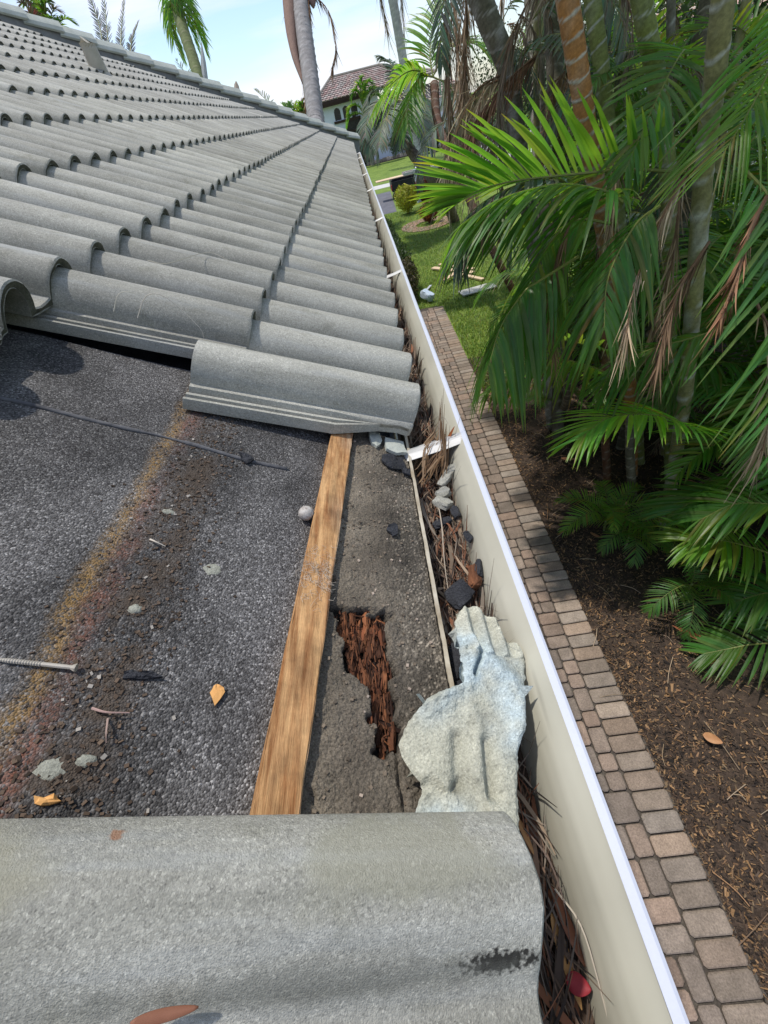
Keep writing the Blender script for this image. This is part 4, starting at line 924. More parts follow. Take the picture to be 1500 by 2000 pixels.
# hero fronds, each with its own sweep
frond(pA, [(1.75, 2.03, -.10), (1.46, 2.07, -.03), (1.10, 2.13, .01), (.83, 2.19, .03), (.64, 2.22, .02), (.51, 2.21, -.02)], M_leafy, L=.58, n=50, bA=-.15, bB=1.12, a0=64, a1=24, droop=.10, wd=.023, gone=.0, sA=.70)
frond(pA, [(1.34, 1.89, -.13), (1.23, 1.87, -.06), (.99, 1.92, .01), (.70, 1.95, .0), (.50, 1.92, -.06)], M_leaf, L=.54, n=48, bA=-.75, bB=.15, a0=66, a1=26, droop=.35, wd=.022)
frond(pB, [(1.20, 2.3, -.05), (1.0, 2.25, .0), (.75, 2.22, -.02), (.55, 2.15, -.09), (.46, 2.06, -.20)], M_leafg, L=.38, n=34, bA=-.55, bB=.25, a0=70, a1=25, droop=.45, wd=.026)
frond(pK, [(1.18, 1.99, -.38), (.92, 1.90, -.44), (.82, 1.86, -.47), (.65, 1.73, -.59), (.53, 1.56, -.75)], M_leaf, L=.42, n=30, bA=-.7, bB=-.5, a0=65, a1=30, droop=.6, wd=.028)
frond(pK, [(1.45, 2.2, -.30), (1.25, 2.25, -.25), (1.08, 2.2, -.33), (.95, 2.1, -.5), (.87, 1.98, -.68)], M_leafy, L=.42, n=30, bA=-.4, bB=-.6, a0=65, a1=30, droop=.5, wd=.026)
frond(pK, [(1.78, 2.27, -1.46), (1.52, 2.27, -1.29), (1.29, 2.27, -1.18), (1.0, 2.23, -1.12), (.63, 2.06, -1.11-.08)], M_leafy, L=.40, n=36, bA=-.35, bB=.1, a0=62, a1=24, droop=.5, wd=.024)
frond(pK, [(2.09, 2.48, -1.57), (1.82, 2.62, -1.39), (1.45, 2.62, -1.20), (1.12, 2.54, -1.10)], M_leaf, L=.44, n=34, bA=.1, bB=.55, a0=70, a1=30, droop=.2, wd=.026)
frond(pA, [(2.02, 1.66, -1.66), (1.90, 1.56, -1.48), (1.66, 1.55, -1.33), (1.30, 1.49, -1.22), (1.05, 1.39, -1.27)], M_leaf, L=.46, n=46, bA=-.10, bB=.30, a0=72, a1=24, droop=.22, wd=.024, base_col=(1.7, 1.75, 1.2))
frond(pL, [(2.48, 1.17, -2.13), (2.24, 1.31, -1.96), (1.98, 1.30, -1.93), (1.74, 1.25, -1.98)], M_leaf, L=.42, n=36, bA=.05, bB=.35, a0=72, a1=24, droop=.25, wd=.025)
pN = thing('areca_palm', V((2.5, .75, GZ)), 'low bushy palm at the right edge with bright yellow-green fronds', 'palm tree', G_A)
trunk_mb([V((2.5, .75, GZ)), V((2.45, .78, -2.4)), V((2.4, .8, -2.15))], .04, .03, ring=.1, **GREEN).build('trunk', M_trunk, pN, True)
frond(pN, [(2.40, .82, -2.2), (2.06, .93, -2.05), (1.83, .97, -1.97), (1.70, .98, -1.97)], M_leafy, L=.38, n=34, bA=.05, bB=.3, a0=75, a1=24, droop=.25, wd=.023)
frond(pN, [(2.40, .80, -2.2), (2.35, .67, -2.3), (2.14, .70, -2.30), (1.95, .70, -2.36)], M_leaf, L=.36, n=32, bA=.0, bB=.25, droop=.25, wd=.022)
frond(pN, [(2.40, .78, -2.2), (2.25, .46, -2.42), (1.93, .47, -2.52), (1.72, .49, -2.60)], M_leaf, L=.34, n=32, bA=.1, bB=.3, droop=.2, wd=.021)
frond(pN, [(2.45, .78, -2.1), (2.2, .9, -1.75), (1.95, 1.0, -1.70), (1.75, 1.02, -1.82)], M_leaf, L=.40, n=32, bA=.0, bB=.3, droop=.25, wd=.024)
frond(pA, [(1.67, 1.56, -.01), (1.74, 1.36, -.15), (1.76, 1.07, -.39), (1.74, .85, -.62), (1.68, .62, -.86)], M_leaf, L=.58, n=28, bA=.1, bB=.0, a0=66, a1=35, droop=.18, wd=.017, base_col=(1.1, 1.25, 1.3))
frond(pA, [(1.99, 1.99, .55), (1.88, 1.81, .38), (1.76, 1.69, .19), (1.60, 1.58, .02)], M_leafy, L=.50, n=24, bA=.2, bB=.3, a0=50, a1=25, droop=.2, wd=.012)
frond(pA, [(1.97, 1.64, -.84), (1.82, 1.70, -.90), (1.55, 1.75, -.96), (1.34, 1.75, -1.09)], M_leaf, L=.44, n=32, bA=-.2, bB=.1, droop=.35, wd=.024)
frond(pD, [(1.50, 1.81, -.17), (1.35, 1.74, -.22), (1.17, 1.57, -.38), (1.10, 1.39, -.57)], M_leaf, L=.40, n=28, bA=-.4, bB=-.3, a0=60, droop=.5, wd=.024)
for (pp, P, L_, n_, sp2, c_) in [(pA, [(1.68, 1.33, -.11), (1.58, 1.23, -.20), (1.49, 1.10, -.33), (1.40, 1.0, -.43)], .20, 120, .10, (1.2, .78, .62)),
     (pA, [(1.72, 1.66, -.35), (1.53, 1.51, -.49), (1.45, 1.41, -.65), (1.42, 1.35, -.79)], .26, 110, .16, (1.0, .8, .7)),
     (pA, [(1.69, 1.93, -.06), (1.49, 1.75, -.22), (1.29, 1.52, -.44), (1.21, 1.36, -.61)], .30, 120, .22, (1.9, 1.9, 1.8)),
     (pF, [(1.23, 3.76, .48), (.97, 3.67, .42), (.77, 3.47, .22), (.63, 3.26, .02)], .42, 110, .25, (1.3, 1.4, 1.2)),
     (pF, [(1.20, 3.7, .45), (1.0, 3.5, .42), (.88, 3.3, .20), (.82, 3.15, -.10)], .42, 90, .25, (1.9, 1.9, 1.7)),
     (pF, [(1.16, 5.4, 1.3), (1.12, 5.07, .72), (1.06, 4.73, .37), (.95, 4.4, -.05)], .50, 230, .30, (1.15, 1.1, 1.05)),
     (pF, [(1.10, 4.4, 1.2), (1.02, 4.2, .7), (.95, 4.0, .35), (.90, 3.8, .0)], .45, 170, .30, (1.3, 1.2, 1.1)),
     (pF, [(1.43, 3.56, .54), (1.18, 3.45, .45), (.92, 3.29, .31), (.82, 3.19, .22)], .34, 110, .25, (.9, .62, .5)),
     (pB, [(1.24, 2.27, -.23), (1.10, 2.10, -.39), (1.0, 1.85, -.65), (.98, 1.72, -.79)], .34, 60, .25, (1.0, .8, .6)),
     (pC, [(1.65, 2.8, .1), (1.60, 2.55, -.1), (1.52, 2.35, -.4), (1.45, 2.2, -.75)], .34, 70, .25, (1.3, 1.2, 1.0)),
     (pD, [(1.9, 2.4, -.1), (1.85, 2.2, -.3), (1.8, 2.05, -.6), (1.72, 1.95, -.95)], .34, 70, .25, (1.5, 1.35, 1.15)),
     (pA, [(2.05, 1.6, -.7), (2.1, 1.4, -.9), (2.05, 1.2, -1.15), (1.98, 1.05, -1.4)], .34, 60, .3, (1.6, 1.5, 1.3)),
     (pI, [(1.8, 4.0, .3), (1.65, 3.7, .4), (1.45, 3.4, .25), (1.35, 3.2, -.1)], .36, 80, .25, (1.1, .9, .7)),
     (pF, [(.95, 3.95, 1.35), (.85, 3.95, 1.0), (.80, 3.85, .60), (.78, 3.80, .15)], .36, 120, .2, (1.1, 1.0, .9)),
     (pG, [(2.3, 6.9, 1.5), (1.7, 5.6, 1.1), (1.62, 5.4, .6), (1.6, 5.3, .1)], .40, 90, .25, (1.1, 1.05, .95))]:
    frond(pp, P, M_dead, dead=True, L=L_, n=n_, spread=sp2, col=c_, wd=.011)
# crowns mostly above the frame
for (pp, top, nf, kinds) in [(pA, (1.35, 1.74, 2.2), 6, 'green'), (pB, (.98, 2.7, 1.95), 5, 'green'), (pC, (1.3, 3.2, 2.3), 6, 'green'), (pD, (1.35, 2.6, 2.15), 6, 'light'), (pF, (.85, 4.0, 2.2), 5, 'grey'), (pG, (2.34, 7.2, 2.5), 8, 'light'), (pH, (2.8, 4.0, 1.9), 8, 'green'), (pI, (1.9, 5.0, 2.3), 8, 'light')]:
    for k in range(nf):
        a = 2*pi*(k+U(-.3, .3))/nf
        if cos(a) < -.2 and sin(a) > -2 and R() < .45: continue
        put_frond(pp, V(top)+V((0, 0, U(-.1, .1))), az_of(cos(a), sin(a)), kinds, U(.85, 1.2), U(-.2, .2))
# under-storey: clumping stems with fronds to the ground
spots = [((2.93, 1.55), .95, 'low areca clump right of the pale trunk'), ((3.28, .55), 1.0, 'low areca clump at the right edge, behind the bright fronds'), ((3.13, 2.5), 1.5, 'dense areca clump in the shade behind the pale trunk'), ((3.58, 1.6), 1.7, 'dense areca clump at right, deep in the bed'),
         ((2.55, 3.4), 1.1, 'areca clump behind the short leaning palm'), ((3.00, 4.7), 1.5, 'areca clump beside the far lawn edge'), ((3.10, 3.7), 2.0, 'tall areca clump behind the orange trunk'), ((3.60, 5.2), 2.3, 'tall areca clump behind the slim pale-ringed trunk'),
         ((3.30, 6.6), 1.9, 'areca clump at the back by the lawn'), ((3.98, 2.6), 2.2, 'tall shaded areca clump at far right'), ((3.78, .2), 1.2, 'shaded areca clump low in the right corner'), ((3.80, 7.6), 2.5, 'tall areca clump farthest back among the palms'), ((2.90, 5.7), 1.2, 'areca clump drooping over the grass'), ((4.40, 4.2), 2.7, 'tallest areca clump at the back of the bed'), ((4.78, 1.2), 2.4, 'areca clump hidden behind the right hand fronds')]
for (x, y), h, lab in spots:
    t = thing('areca_clump', (x, y, GZ), lab, 'palm clump', 'areca clumps under the tall palms')
    for k in range(3):
        a = U(0, 6.3); b_ = V((x+.12*cos(a), y+.12*sin(a), GZ)); hh = h*U(.6, 1.05); tp = b_+V((cos(a)*.12*hh-.06*hh, sin(a)*.12*hh-.04*hh, hh))
        trunk_mb([b_, (b_+tp)/2+V((U(-.03, .03), U(-.03, .03), 0)), tp], .034, .028, ring=.11, n=40, seg=8, **random.choice([GREEN, DARK, OLIVE])).build('stem', M_trunk, t, True)
        for f in range(6):
            az = 2*pi*(f+U(-.3, .3))/6
            if cos(az) > .55 and R() < .5: continue
            put_frond(t, tp-V((0, 0, U(0, .25*hh))), az_of(cos(az), sin(az)), 'green' if R() < .82 else 'light', U(.7, 1.05), U(-.25, .3), U(-.3, .3))
        if R() < .75: put_frond(t, tp-V((0, 0, .2*hh)), U(0, 6.3), 'dead', U(.6, .95))
for k in range(34):
    pp = random.choice([pB, pC, pD, pF, pF, pI, pH, pG]); q = V((U(1.25, 2.9), U(2.6, 6.0), U(-.9, 1.3)))
    if q.x < 1.25+.12*(q.y-2.6): continue
    put_frond(pp, q, U(0, 6.3), 'dead' if R() < .75 else 'grey', U(.5, .95), U(-.4, .2))
for k in range(26):
    q = V((U(1.95, 2.8), U(2.3, 4.4), U(-1.2, .25))); put_frond(random.choice([pB, pC, pI, pK, pD, pM]), q, az_of(U(-1, .2), U(-1, .3)), 'green' if R() < .7 else 'light', U(.5, .85), U(-.5, .1), U(-.4, .4))
for k in range(16):
    q = V((U(.98, 1.55), U(3.5, 5.0), U(.05, 1.25))); put_frond(pF, q, az_of(U(-.6, 1), U(-1, .6)), 'dead' if R() < .6 else 'grey', U(.45, .75), U(-.4, .2))
for k in range(12):
    q = V((U(1.6, 3.4), U(2.8, 7.0), U(.3, 1.5))); put_frond(random.choice([pC, pD, pF, pI, pH, pG]), q, U(0, 6.3), 'light' if R() < .6 else 'green', U(.6, .9), U(-.5, .2))
for i, (x, y) in enumerate([(2.05, 3.0), (2.2, 3.5), (2.5, 3.1), (1.95, 4.3), (2.7, 4.2), (2.35, 5.2), (2.9, 5.6), (2.6, 2.65)]):
    tt = [pB, pC, pD, pF, pI, pH, pG, pH][i]
    P = [V((x, y, GZ)), V((x-.1, y+.1, -1.2)), V((x-.22+U(-.1, .1), y+.3, .3)), V((x-.35+U(-.2, .2), y+.5, 2.0))]
    st = trunk_mb(P, U(.022, .036), U(.02, .032), ring=.12, seg=8, **[GREEN, DARK, GREY, OLIVE][i % 4]).build('side_stem', M_trunk, tt, True)
# tiny seedlings at the foot of the trunks
for (x, y, lab) in [(1.71, 1.55, 'small seedling palm at the foot of the pale trunk'), (1.62, 1.78, 'yellow-green seedling sprout left of the pale trunk'), (1.86, .95, 'small dark seedling palm by the broad sheath'), (1.72, 3.6, 'small seedling palm in the shade of the leaning palm')]:
    t = thing('palm_seedling', (x, y, GZ), lab, 'seedling', 'palm seedlings on the mulch'); base = V((x, y, GZ))
    trunk_mb([base, base+V((0, 0, .12)), base+V((0, 0, .25))], .012, .008, n=10, seg=6, **GREEN).build('stem', M_trunk, t, True)
    for k in range(7): put_frond(t, base+V((0, 0, .22)), 2*pi*k/7+U(-.3, .3), 'light' if 'yellow' in lab else 'green', U(.26, .36), U(-.2, .2))

# ================================================================== HEDGES AND SHRUBS
def foliage(c, sz, n, ls, col, mbx=None, flat=.0, shell=.55):
    m = mbx or MB(); c = V(c)
    for k in range(n):
        d = V((random.gauss(0, 1), random.gauss(0, 1), random.gauss(0, 1))).normalized(); q = (shell+(1-shell)*R()**.6)*(1+.30*fb(d*1.0+c, 1.9, 2))
        p = c+V((d.x*sz[0], d.y*sz[1], d.z*sz[2]))*q
        a = (d+V((U(-1, 1), U(-1, 1), U(-1, 1)))*.9).normalized(); b_ = a.cross(V((U(-1, 1), U(-1, 1), U(-1, 1)))).normalized(); e = a.cross(b_)
        l_ = ls*U(.6, 1.4); w_ = l_*U(.3, .5); qv = U(.65, 1.4); cc = tuple(v*qv*U(.9, 1.1) for v in col)
        m.add([p-b_*l_, p+e*w_, p+b_*l_, p-e*w_], [(0, 1, 2, 3)], 0, cc)
    return m
M_fol = leafmat('shrub_leaf', (.8, .8, .8), (1, 1, 1), (1.2, 1.5, .6), .3, .55, .35)
def shrub(name, c, sz, n, ls, col, label, cat, group=None, stem=True, **kw):
    t = thing(name, (c[0], c[1], GZ), label, cat, group); foliage(c, sz, n, ls, col, **kw).build('foliage', M_fol, t)
    if stem:
        m = MB()
        for k in range(4): m.tube(spline([V((c[0]+U(-.05, .05), c[1]+U(-.05, .05), GZ)), V((c[0]+U(-.2, .2)*sz[0], c[1]+U(-.2, .2)*sz[1], (GZ+c[2])/2)), V((c[0]+U(-.5, .5)*sz[0], c[1]+U(-.5, .5)*sz[1], c[2]))], 6), .03*sz[0]+.01, 5, col=(.7, .6, .5))
        m.build('stem', M_bark, t)
    return t
G_H = 'hedge bushes under the gutter'
for (y, x, z, s, lab) in [(9.25, .60, -2.42, .30, 'dark bushy hedge plant at the end of the walkway'), (9.95, .66, -2.38, .34, 'brownish hedge plant second from the walkway'), (10.8, .62, -2.36, .36, 'green hedge plant in the middle of the row'), (12.0, .60, -2.36, .38, 'green hedge plant fourth from the walkway'), (13.4, .55, -2.36, .38, 'hedge plant next to the farthest one'), (15.2, .52, -2.36, .38, 'clipped hedge plant farthest from the walkway')]:
    shrub('hedge_bush', (x, y, z), (s*.8, s*1.5, .36), 2600, .030, (.05, .08, .022) if y > 10.5 else (.085, .070, .030), lab, 'hedge', G_H)
shrub('yellow_shrub', (1.68, 19.2, -2.16), (.44, .44, .46), 3000, .04, (.36, .34, .035), 'yellow-green croton shrub on the lawn by the driveway', 'shrub')
shrub('red_shrub', (2.55, 19.4, -2.05), (.50, .5, .52), 2600, .05, (.17, .045, .03), 'red-leaved croton shrub beside the yellow one', 'shrub')
shrub('red_shrub', (2.15, 16.6, -2.35), (.30, .3, .32), 1100, .05, (.22, .07, .03), 'smaller red-orange shrub on the brick ring', 'shrub')
G_T = 'round clipped shrubs in front of the white house'
shrub('round_shrub', (3.55, 45.6, -1.75), (.95, .95, .95), 2200, .10, (.07, .115, .03), 'round clipped shrub before the white house doorway', 'shrub', G_T)
shrub('round_shrub', (1.5, 45.8, -1.9), (.8, .8, .9), 1500, .10, (.05, .085, .03), 'round dark shrub left of the clipped ball', 'shrub', G_T)
shrub('spiky_shrub', (5.9, 41.5, -1.7), (.8, .7, 1.0), 1500, .14, (.04, .065, .025), 'dark spiky shrub beside the smooth pale palm trunk', 'shrub')
hb = MB()
for k in range(30): foliage((5.3+1.8*R()+.04*k, -2+k*.95, -1.2+2.3*R()), (1.1, .9, 1.6), 1300, .07, (.040, .068, .022), hb)
stuff(hb.build('screen_hedge', M_fol), 'dense dark green screen of foliage behind the palms', 'hedge')
# neighbour's wall and pinkish roof glimpsed through the palms
nb_ = thing('neighbour_house', (11, 6, GZ), 'white neighbour house with pinkish roof behind the palms', 'house')
mb = MB(); mb.box((8.5, -3, GZ), (15, 17, .25)); mb.build('wall', M_stucco, nb_)
mb = MB()
for k in range(26):
    for j in range(9):
        x0, x1 = 8.0+j*.42, 8.0+j*.42+.44; z0, z1 = .20+j*.19, .20+j*.19+.2+.01; y0_ = -3.5+k*.82; c = U(.8, 1.15); mb.add([V((x0, y0_, z0+.03)), V((x0, y0_+.8, z0+.03)), V((x1, y0_+.8, z1)), V((x1, y0_, z1))], [(0, 3, 2, 1)], 0, (.46*c, .30*c, .25*c))
mb.build('roof', M_rooft, nb_)

# ================================================================== MID-GROUND PALMS OVER THE LAWN
pk = thing('leaning_palm', (2.5, 6.9, GZ), 'slender red-stemmed palm with arching fronds before the white house', 'palm tree')
trunk_mb([V((2.5, 6.9, GZ)), V((1.95, 7.3, -1.5)), V((1.58, 8.0, -.47)), V((1.45, 8.67, .11)), V((1.50, 9.11, .58))], .06, .075, c1=(.12, .055, .035), c2=(.26, .20, .16)).build('trunk', M_trunk, pk, True)
T_ = (1.50, 9.2, .67)
for P, mt_, L_, b1, b2 in [([T_, (1.18, 9.29, .81), (.80, 9.15, .71), (.49, 8.94, .51)], M_leafy, .62, -.4, .6), ([T_, (1.53, 9.49, .98), (1.71, 9.84, 1.33), (1.94, 10.06, 1.54)], M_leafy, .7, .5, .5), ([T_, (1.29, 9.21, .71), (1.06, 8.99, .50), (.93, 8.64, .15)], M_leaf, .6, -.3, .2), ([T_, (1.76, 9.06, .49), (1.85, 8.76, .16), (1.78, 8.35, -.27)], M_leafg, .6, -.3, .1), ([T_, (1.8, 9.2, .95), (2.2, 9.1, .9), (2.5, 9.0, .6)], M_leaf, .6, .1, .4)]:
    frond(pk, P, mt_, L=L_, n=34, bA=b1, bB=b2, a0=72, a1=28, droop=.25, wd=.035, rr=.014)
bp = thing('bent_palm', (3.2, 16.2, GZ), 'palm with thick bent rough trunk leaning left over the lawn', 'palm tree')
S_ = spline([V((2.9, 16.0, GZ)), V((2.45, 15.0, -1.75)), V((2.03, 14.39, -1.19)), V((1.57, 14.98, -.51)), V((1.41, 15.3, .0)), V((1.44, 15.25, .50))], 60)
mb = MB(); mb.tube(S_, [.17-.045*i/60+.02*N3((i*.9, 0, 0)) for i in range(61)], 12, col=[(1.4, .55, .4) if 36 < i < 50 else (1+.5*N3((i*.7, 3, 0)),)*3 for i in range(61)])
mb.build('trunk', M_bark, bp, True)
C_ = (1.44, 15.25, .53)
for P in [[C_, (.95, 14.7, .60), (.55, 14.45, .40), (.36, 14.1, -.0)], [C_, (1.15, 15.52, .80), (.80, 15.55, .82), (.55, 15.4, .60)], [C_, (1.0, 15.1, .35), (.55, 14.9, .05), (.40, 14.8, -.45)], [C_, (1.2, 15.6, .3), (.8, 15.7, -.1), (.65, 15.7, -.65)], [C_, (1.75, 15.6, .25), (2.0, 15.6, -.15), (2.05, 15.6, -.5)], [C_, (1.08, 14.34, .34), (.79, 13.99, .05), (.66, 13.6, -.25)], [C_, (1.78, 15.38, .62), (2.14, 15.16, .34), (2.32, 14.76, -.10)], [C_, (1.51, 15.69, .98), (1.38, 15.99, 1.32), (1.13, 16.1, 1.47)], [C_, (1.52, 14.91, .15), (1.35, 14.53, -.1), (1.21, 14.24, -.40)], [C_, (.85, 15.1, .50), (.50, 14.4, .20), (.42, 14.1, -.25)], [C_, (1.7, 14.8, .4), (1.9, 14.3, .1), (1.95, 14.0, -.4)]]:
    frond(bp, P, M_leafg, L=.46, n=64, bA=U(-.2, .3), bB=U(-.2, .3), a0=70, a1=30, droop=.3, wd=.030, rr=.014)
# palm head rising behind it, before the roof
pt = thing('young_palm', (1.42, 43, GZ), 'young palm with upright curled fronds against the terracotta roof', 'palm tree')
trunk_mb([V((1.35, 43, GZ)), V((1.4, 43, -1)), V((1.42, 43, .2))], .18, .14, n=20, **GREY).build('trunk', M_trunk, pt, True)
for (dx, dz, cz) in [(-.9, .7, -.2), (-.5, 1.3, .3), (.1, 1.6, .9), (.5, 1.5, .6), (.9, .9, .0), (-1.1, .3, -.7), (1.2, .4, -.6), (-.2, 1.5, .6), (.7, 1.2, .2)]:
    dx *= 1.1; frond(pt, [(1.42, 43, .2), (1.42+dx*.5, 43, .2+dz*.95), (1.42+dx, 43, .2+dz*1.1+cz*.2), (1.42+dx*1.35, 43, .2+dz*.7+cz)], M_leaf, L=.75, n=30, droop=.35, wd=.08, rr=.04)
sl = thing('royal_palm', (4.5, 38.0, GZ), 'tall palm with smooth pale trunk standing at the far lawn edge', 'palm tree')
trunk_mb([V((4.5, 38.0, GZ)), V((4.32, 38, -.2)), V((4.18, 38, 1.6)), V((3.95, 38, 4.2)), V((3.65, 38, 7.2)), V((3.4, 38, 9.5))], .30, .26, c1=(.40, .40, .38), c2=(.58, .57, .55), ring=.5, ringw=.1, blot=.7).build('trunk', M_trunk, sl, True)
for P in [[(3.5, 37.9, 7.4), (3.2, 37.6, 6.6), (3.15, 37.5, 5.2), (3.3, 37.5, 3.6)], [(3.7, 37.9, 7.2), (4.2, 37.6, 6.4), (4.35, 37.5, 5.0), (4.3, 37.5, 3.2)]]:
    frond(sl, P, M_dead, dead=True, L=1.2, n=120, spread=.22, col=(1.1, 1.05, .95), wd=.04)
for k in range(7):
    a = k*.9+.3; frond(sl, [(3.4, 38, 9.5), (3.4+1.6*cos(a), 38+1.6*sin(a), 10.2), (3.4+3*cos(a), 38+3*sin(a), 9.6), (3.4+3.8*cos(a), 38+3.8*sin(a), 8.2)], M_leafg, L=1.1, n=34, droop=.3, wd=.07, rr=.04)
# tall palm with dead skirt
ry = thing('skirted_palm', (-.95, 15.2, GZ), 'tall grey-trunked palm with brown dead skirt behind the roof corner', 'palm tree')
trunk_mb([V((-1.0, 14.9, GZ)), V((-.95, 15.1, -1)), V((-.91, 15.43, .26)), V((-.90, 15.76, .62)), V((-.82, 16.97, 1.9)), V((-.75, 18.09, 3.08)), V((-.68, 18.9, 3.93)), V((-.6, 19.6, 4.8))], .25, .23, ring=.22, ringw=.10, blot=1.2, c1=(.27, .25, .235), c2=(.40, .38, .36), n=130, seg=16).build('trunk', M_trunk, ry, True)
for P, sp2, L_, n_ in [([(-.65, 18.3, 3.5), (-1.0, 17.49, 2.48), (-1.08, 16.37, 1.28), (-1.17, 15.87, .75)], .05, .5, 110), ([(-.48, 18.27, 3.24), (-.01, 17.83, 2.72), (.02, 17.12, 1.95), (-.23, 16.63, 1.46)], .13, .34, 120), ([(-.89, 18.4, 3.43), (-1.15, 17.91, 2.95), (-1.10, 17.5, 2.5), (-1.03, 16.88, 1.82)], .07, .5, 120), ([(-.48, 18.27, 3.24), (-.52, 17.87, 2.92), (-.55, 17.6, 2.7)], .08, .3, 90), ([(-.80, 18.3, 3.3), (-.78, 17.8, 2.7), (-.80, 17.2, 2.1), (-.82, 16.6, 1.5)], .06, .45, 90), ([(-.60, 18.3, 3.3), (-.62, 17.5, 2.4), (-.64, 17.0, 1.9)], .06, .35, 60)]:
    frond(ry, P, M_dead, dead=True, L=L_, n=n_, spread=sp2, col=(.85, .68, .58), wd=.03)
mb = MB(); mb.tube(spline([V((-.92, 18.5, 3.6)), V((-1.12, 17.6, 2.6)), V((-1.16, 17.0, 2.0)), V((-1.06, 16.4, 1.35))], 16), [.24-.0125*i for i in range(17)], 7, col=(.26, .165, .125)); mb.build('boot_skirt', M_trunk, ry, True)
mb = MB(); mb.tube(spline([V((-.45, 18.4, 3.5)), V((-.40, 18.1, 3.1)), V((-.40, 17.95, 2.85))], 8), [.16, .16, .15, .14, .13, .12, .1, .07, .03], 7, col=(.24, .15, .13)); mb.build('boot_skirt', M_trunk, ry, True)
# palms far behind the roof
fp = thing('leaning_green_palm', (-4.9, 20.5, GZ), 'slim green palm leaning left above the roof hip', 'palm tree')
trunk_mb([V((-4.9, 20.3, GZ)), V((-5.1, 21.3, .5)), V((-5.22, 22.15, 2.07)), V((-5.39, 23.18, 3.19)), V((-5.59, 24.14, 4.24)), V((-5.62, 24.9, 5.0))], .20, .22, c1=(.14, .17, .06), c2=(.25, .24, .14), ring=.35, ringw=.1).build('trunk', M_trunk, fp, True)
for k in range(16):
    a = k*2*pi/16+U(-.2, .2); r_ = U(.5, .9); top_ = (-5.6, 24.6, 4.75+U(-.4, .4)); frond(fp, [top_, (top_[0]+.5*r_*cos(a), top_[1]+.5*r_*sin(a), top_[2]+.15), (top_[0]+.8*r_*cos(a), top_[1]+.8*r_*sin(a), top_[2]-.4), (top_[0]+.85*r_*cos(a), top_[1]+.85*r_*sin(a), top_[2]-1.1)], M_leaf, L=.5, n=16, droop=.5, wd=.05, rr=.03)
tf = thing('far_palm_head', (-12.1, 27.5, GZ), 'dark round palm head over the left end of the hip', 'palm tree')
trunk_mb([V((-12.1, 27.3, GZ)), V((-12.1, 27.4, 2)), V((-12.07, 27.6, 5.4))], .22, .2, n=16, **DARK).build('trunk', M_trunk, tf, True)
for k in range(22):
    a = U(0, 6.3); e = U(-.5, 1.4); d = V((cos(a)*cos(e), sin(a)*cos(e)*.6, sin(e))); b_ = V((-12.05, 27.6, 5.5)); frond(tf, [b_, b_+d*.6, b_+d*1.05-V((0, 0, .1)), b_+d*1.3-V((0, 0, .35))], M_leaf if k % 3 else M_dead, L=.4, n=18, droop=.2, wd=.05, rr=.03, base_col=(.7, .7, .8))
G_F = 'upright grey fronds behind the hip'
for i, (P, lab) in enumerate([([(-9.71, 26.3, 3.6), (-9.71, 26.64, 4.47), (-9.73, 27.41, 5.29), (-9.95, 28.33, 6.4)], 'feathery upright frond, leftmost behind the hip'), ([(-9.55, 26.3, 3.6), (-9.48, 26.58, 4.38), (-9.42, 27.31, 5.15), (-9.23, 28.29, 6.3)], 'feathery upright frond, second from left behind the hip'), ([(-9.1, 26.1, 3.3), (-9.01, 26.4, 4.12), (-8.84, 27.12, 4.87), (-8.35, 28.16, 6.0)], 'feathery upright frond, third from left behind the hip'), ([(-8.7, 26.0, 3.2), (-8.65, 26.25, 3.93), (-8.47, 26.79, 4.48), (-8.05, 27.3, 5.0)], 'shortest feathery upright frond, rightmost behind the hip')]):
    t = thing('upright_frond', P[0], lab, 'palm frond', G_F); frond(t, P, M_leafg, L=.42, n=34, bA=.2, bB=.2, a0=55, a1=22, droop=.05, wd=.045, rr=.04, base_col=(.55, .50, .75))
mb = MB(); mb.tube(spline([V((-5.2, 22.0, 1.6)), V((-5.09, 22.41, 2.34)), V((-5.01, 23.02, 2.97)), V((-4.95, 23.53, 3.51))], 12), [.10, .10, .10, .10, .12, .12, .11, .10, .09, .07, .05, .03, .01], 8, col=(.28, .30, .30)); solo(mb, 'palm_spear', M_trunk, 'closed grey-green palm spear standing right of the leaning palm', 'palm spear')
mb = MB(); mb.tube(spline([V((-4.0, 21.8, 1.4)), V((-3.97, 22.0, 1.77)), V((-3.92, 22.4, 2.19))], 8), [.12, .12, .12, .13, .13, .13, .11, .09, .03], 7, col=(.30, .25, .2)); solo(mb, 'palm_stump', M_trunk, 'broken grey palm stump peeking over the hip', 'palm stump')
for (P, lab) in [([(-6.0, 25.3, 2.4), (-6.42, 25.66, 3.03), (-6.76, 26.04, 3.55)], 'sparse frond tip left of the leaning green palm'), ([(-2.9, 24.4, 1.2), (-3.28, 24.69, 1.62), (-3.65, 24.95, 2.0)], 'sparse frond tip just left of the skirted palm')]:
    t = thing('frond_tip', P[0], lab, 'palm frond', 'frond tips above the hip'); frond(t, P, M_leafg, L=.35, n=16, droop=.1, wd=.04, rr=.02, gone=.3)
lowp = thing('low_palm', (-2.1, 24.4, GZ), 'low green palm clump at the foot of the skirted palm', 'palm tree')
for k in range(14):
    a = U(0, 6.3); b_ = V((-2.1+U(-.4, .6), 24.4, .6)); d = V((cos(a)*.35, sin(a)*.2, U(.3, 1.0))); frond(lowp, [b_, b_+d*.6, b_+d+V((d.x*.3, 0, -.1))], M_leaf if k % 3 else M_dead, L=.4, n=14, droop=.2, wd=.06, rr=.02)

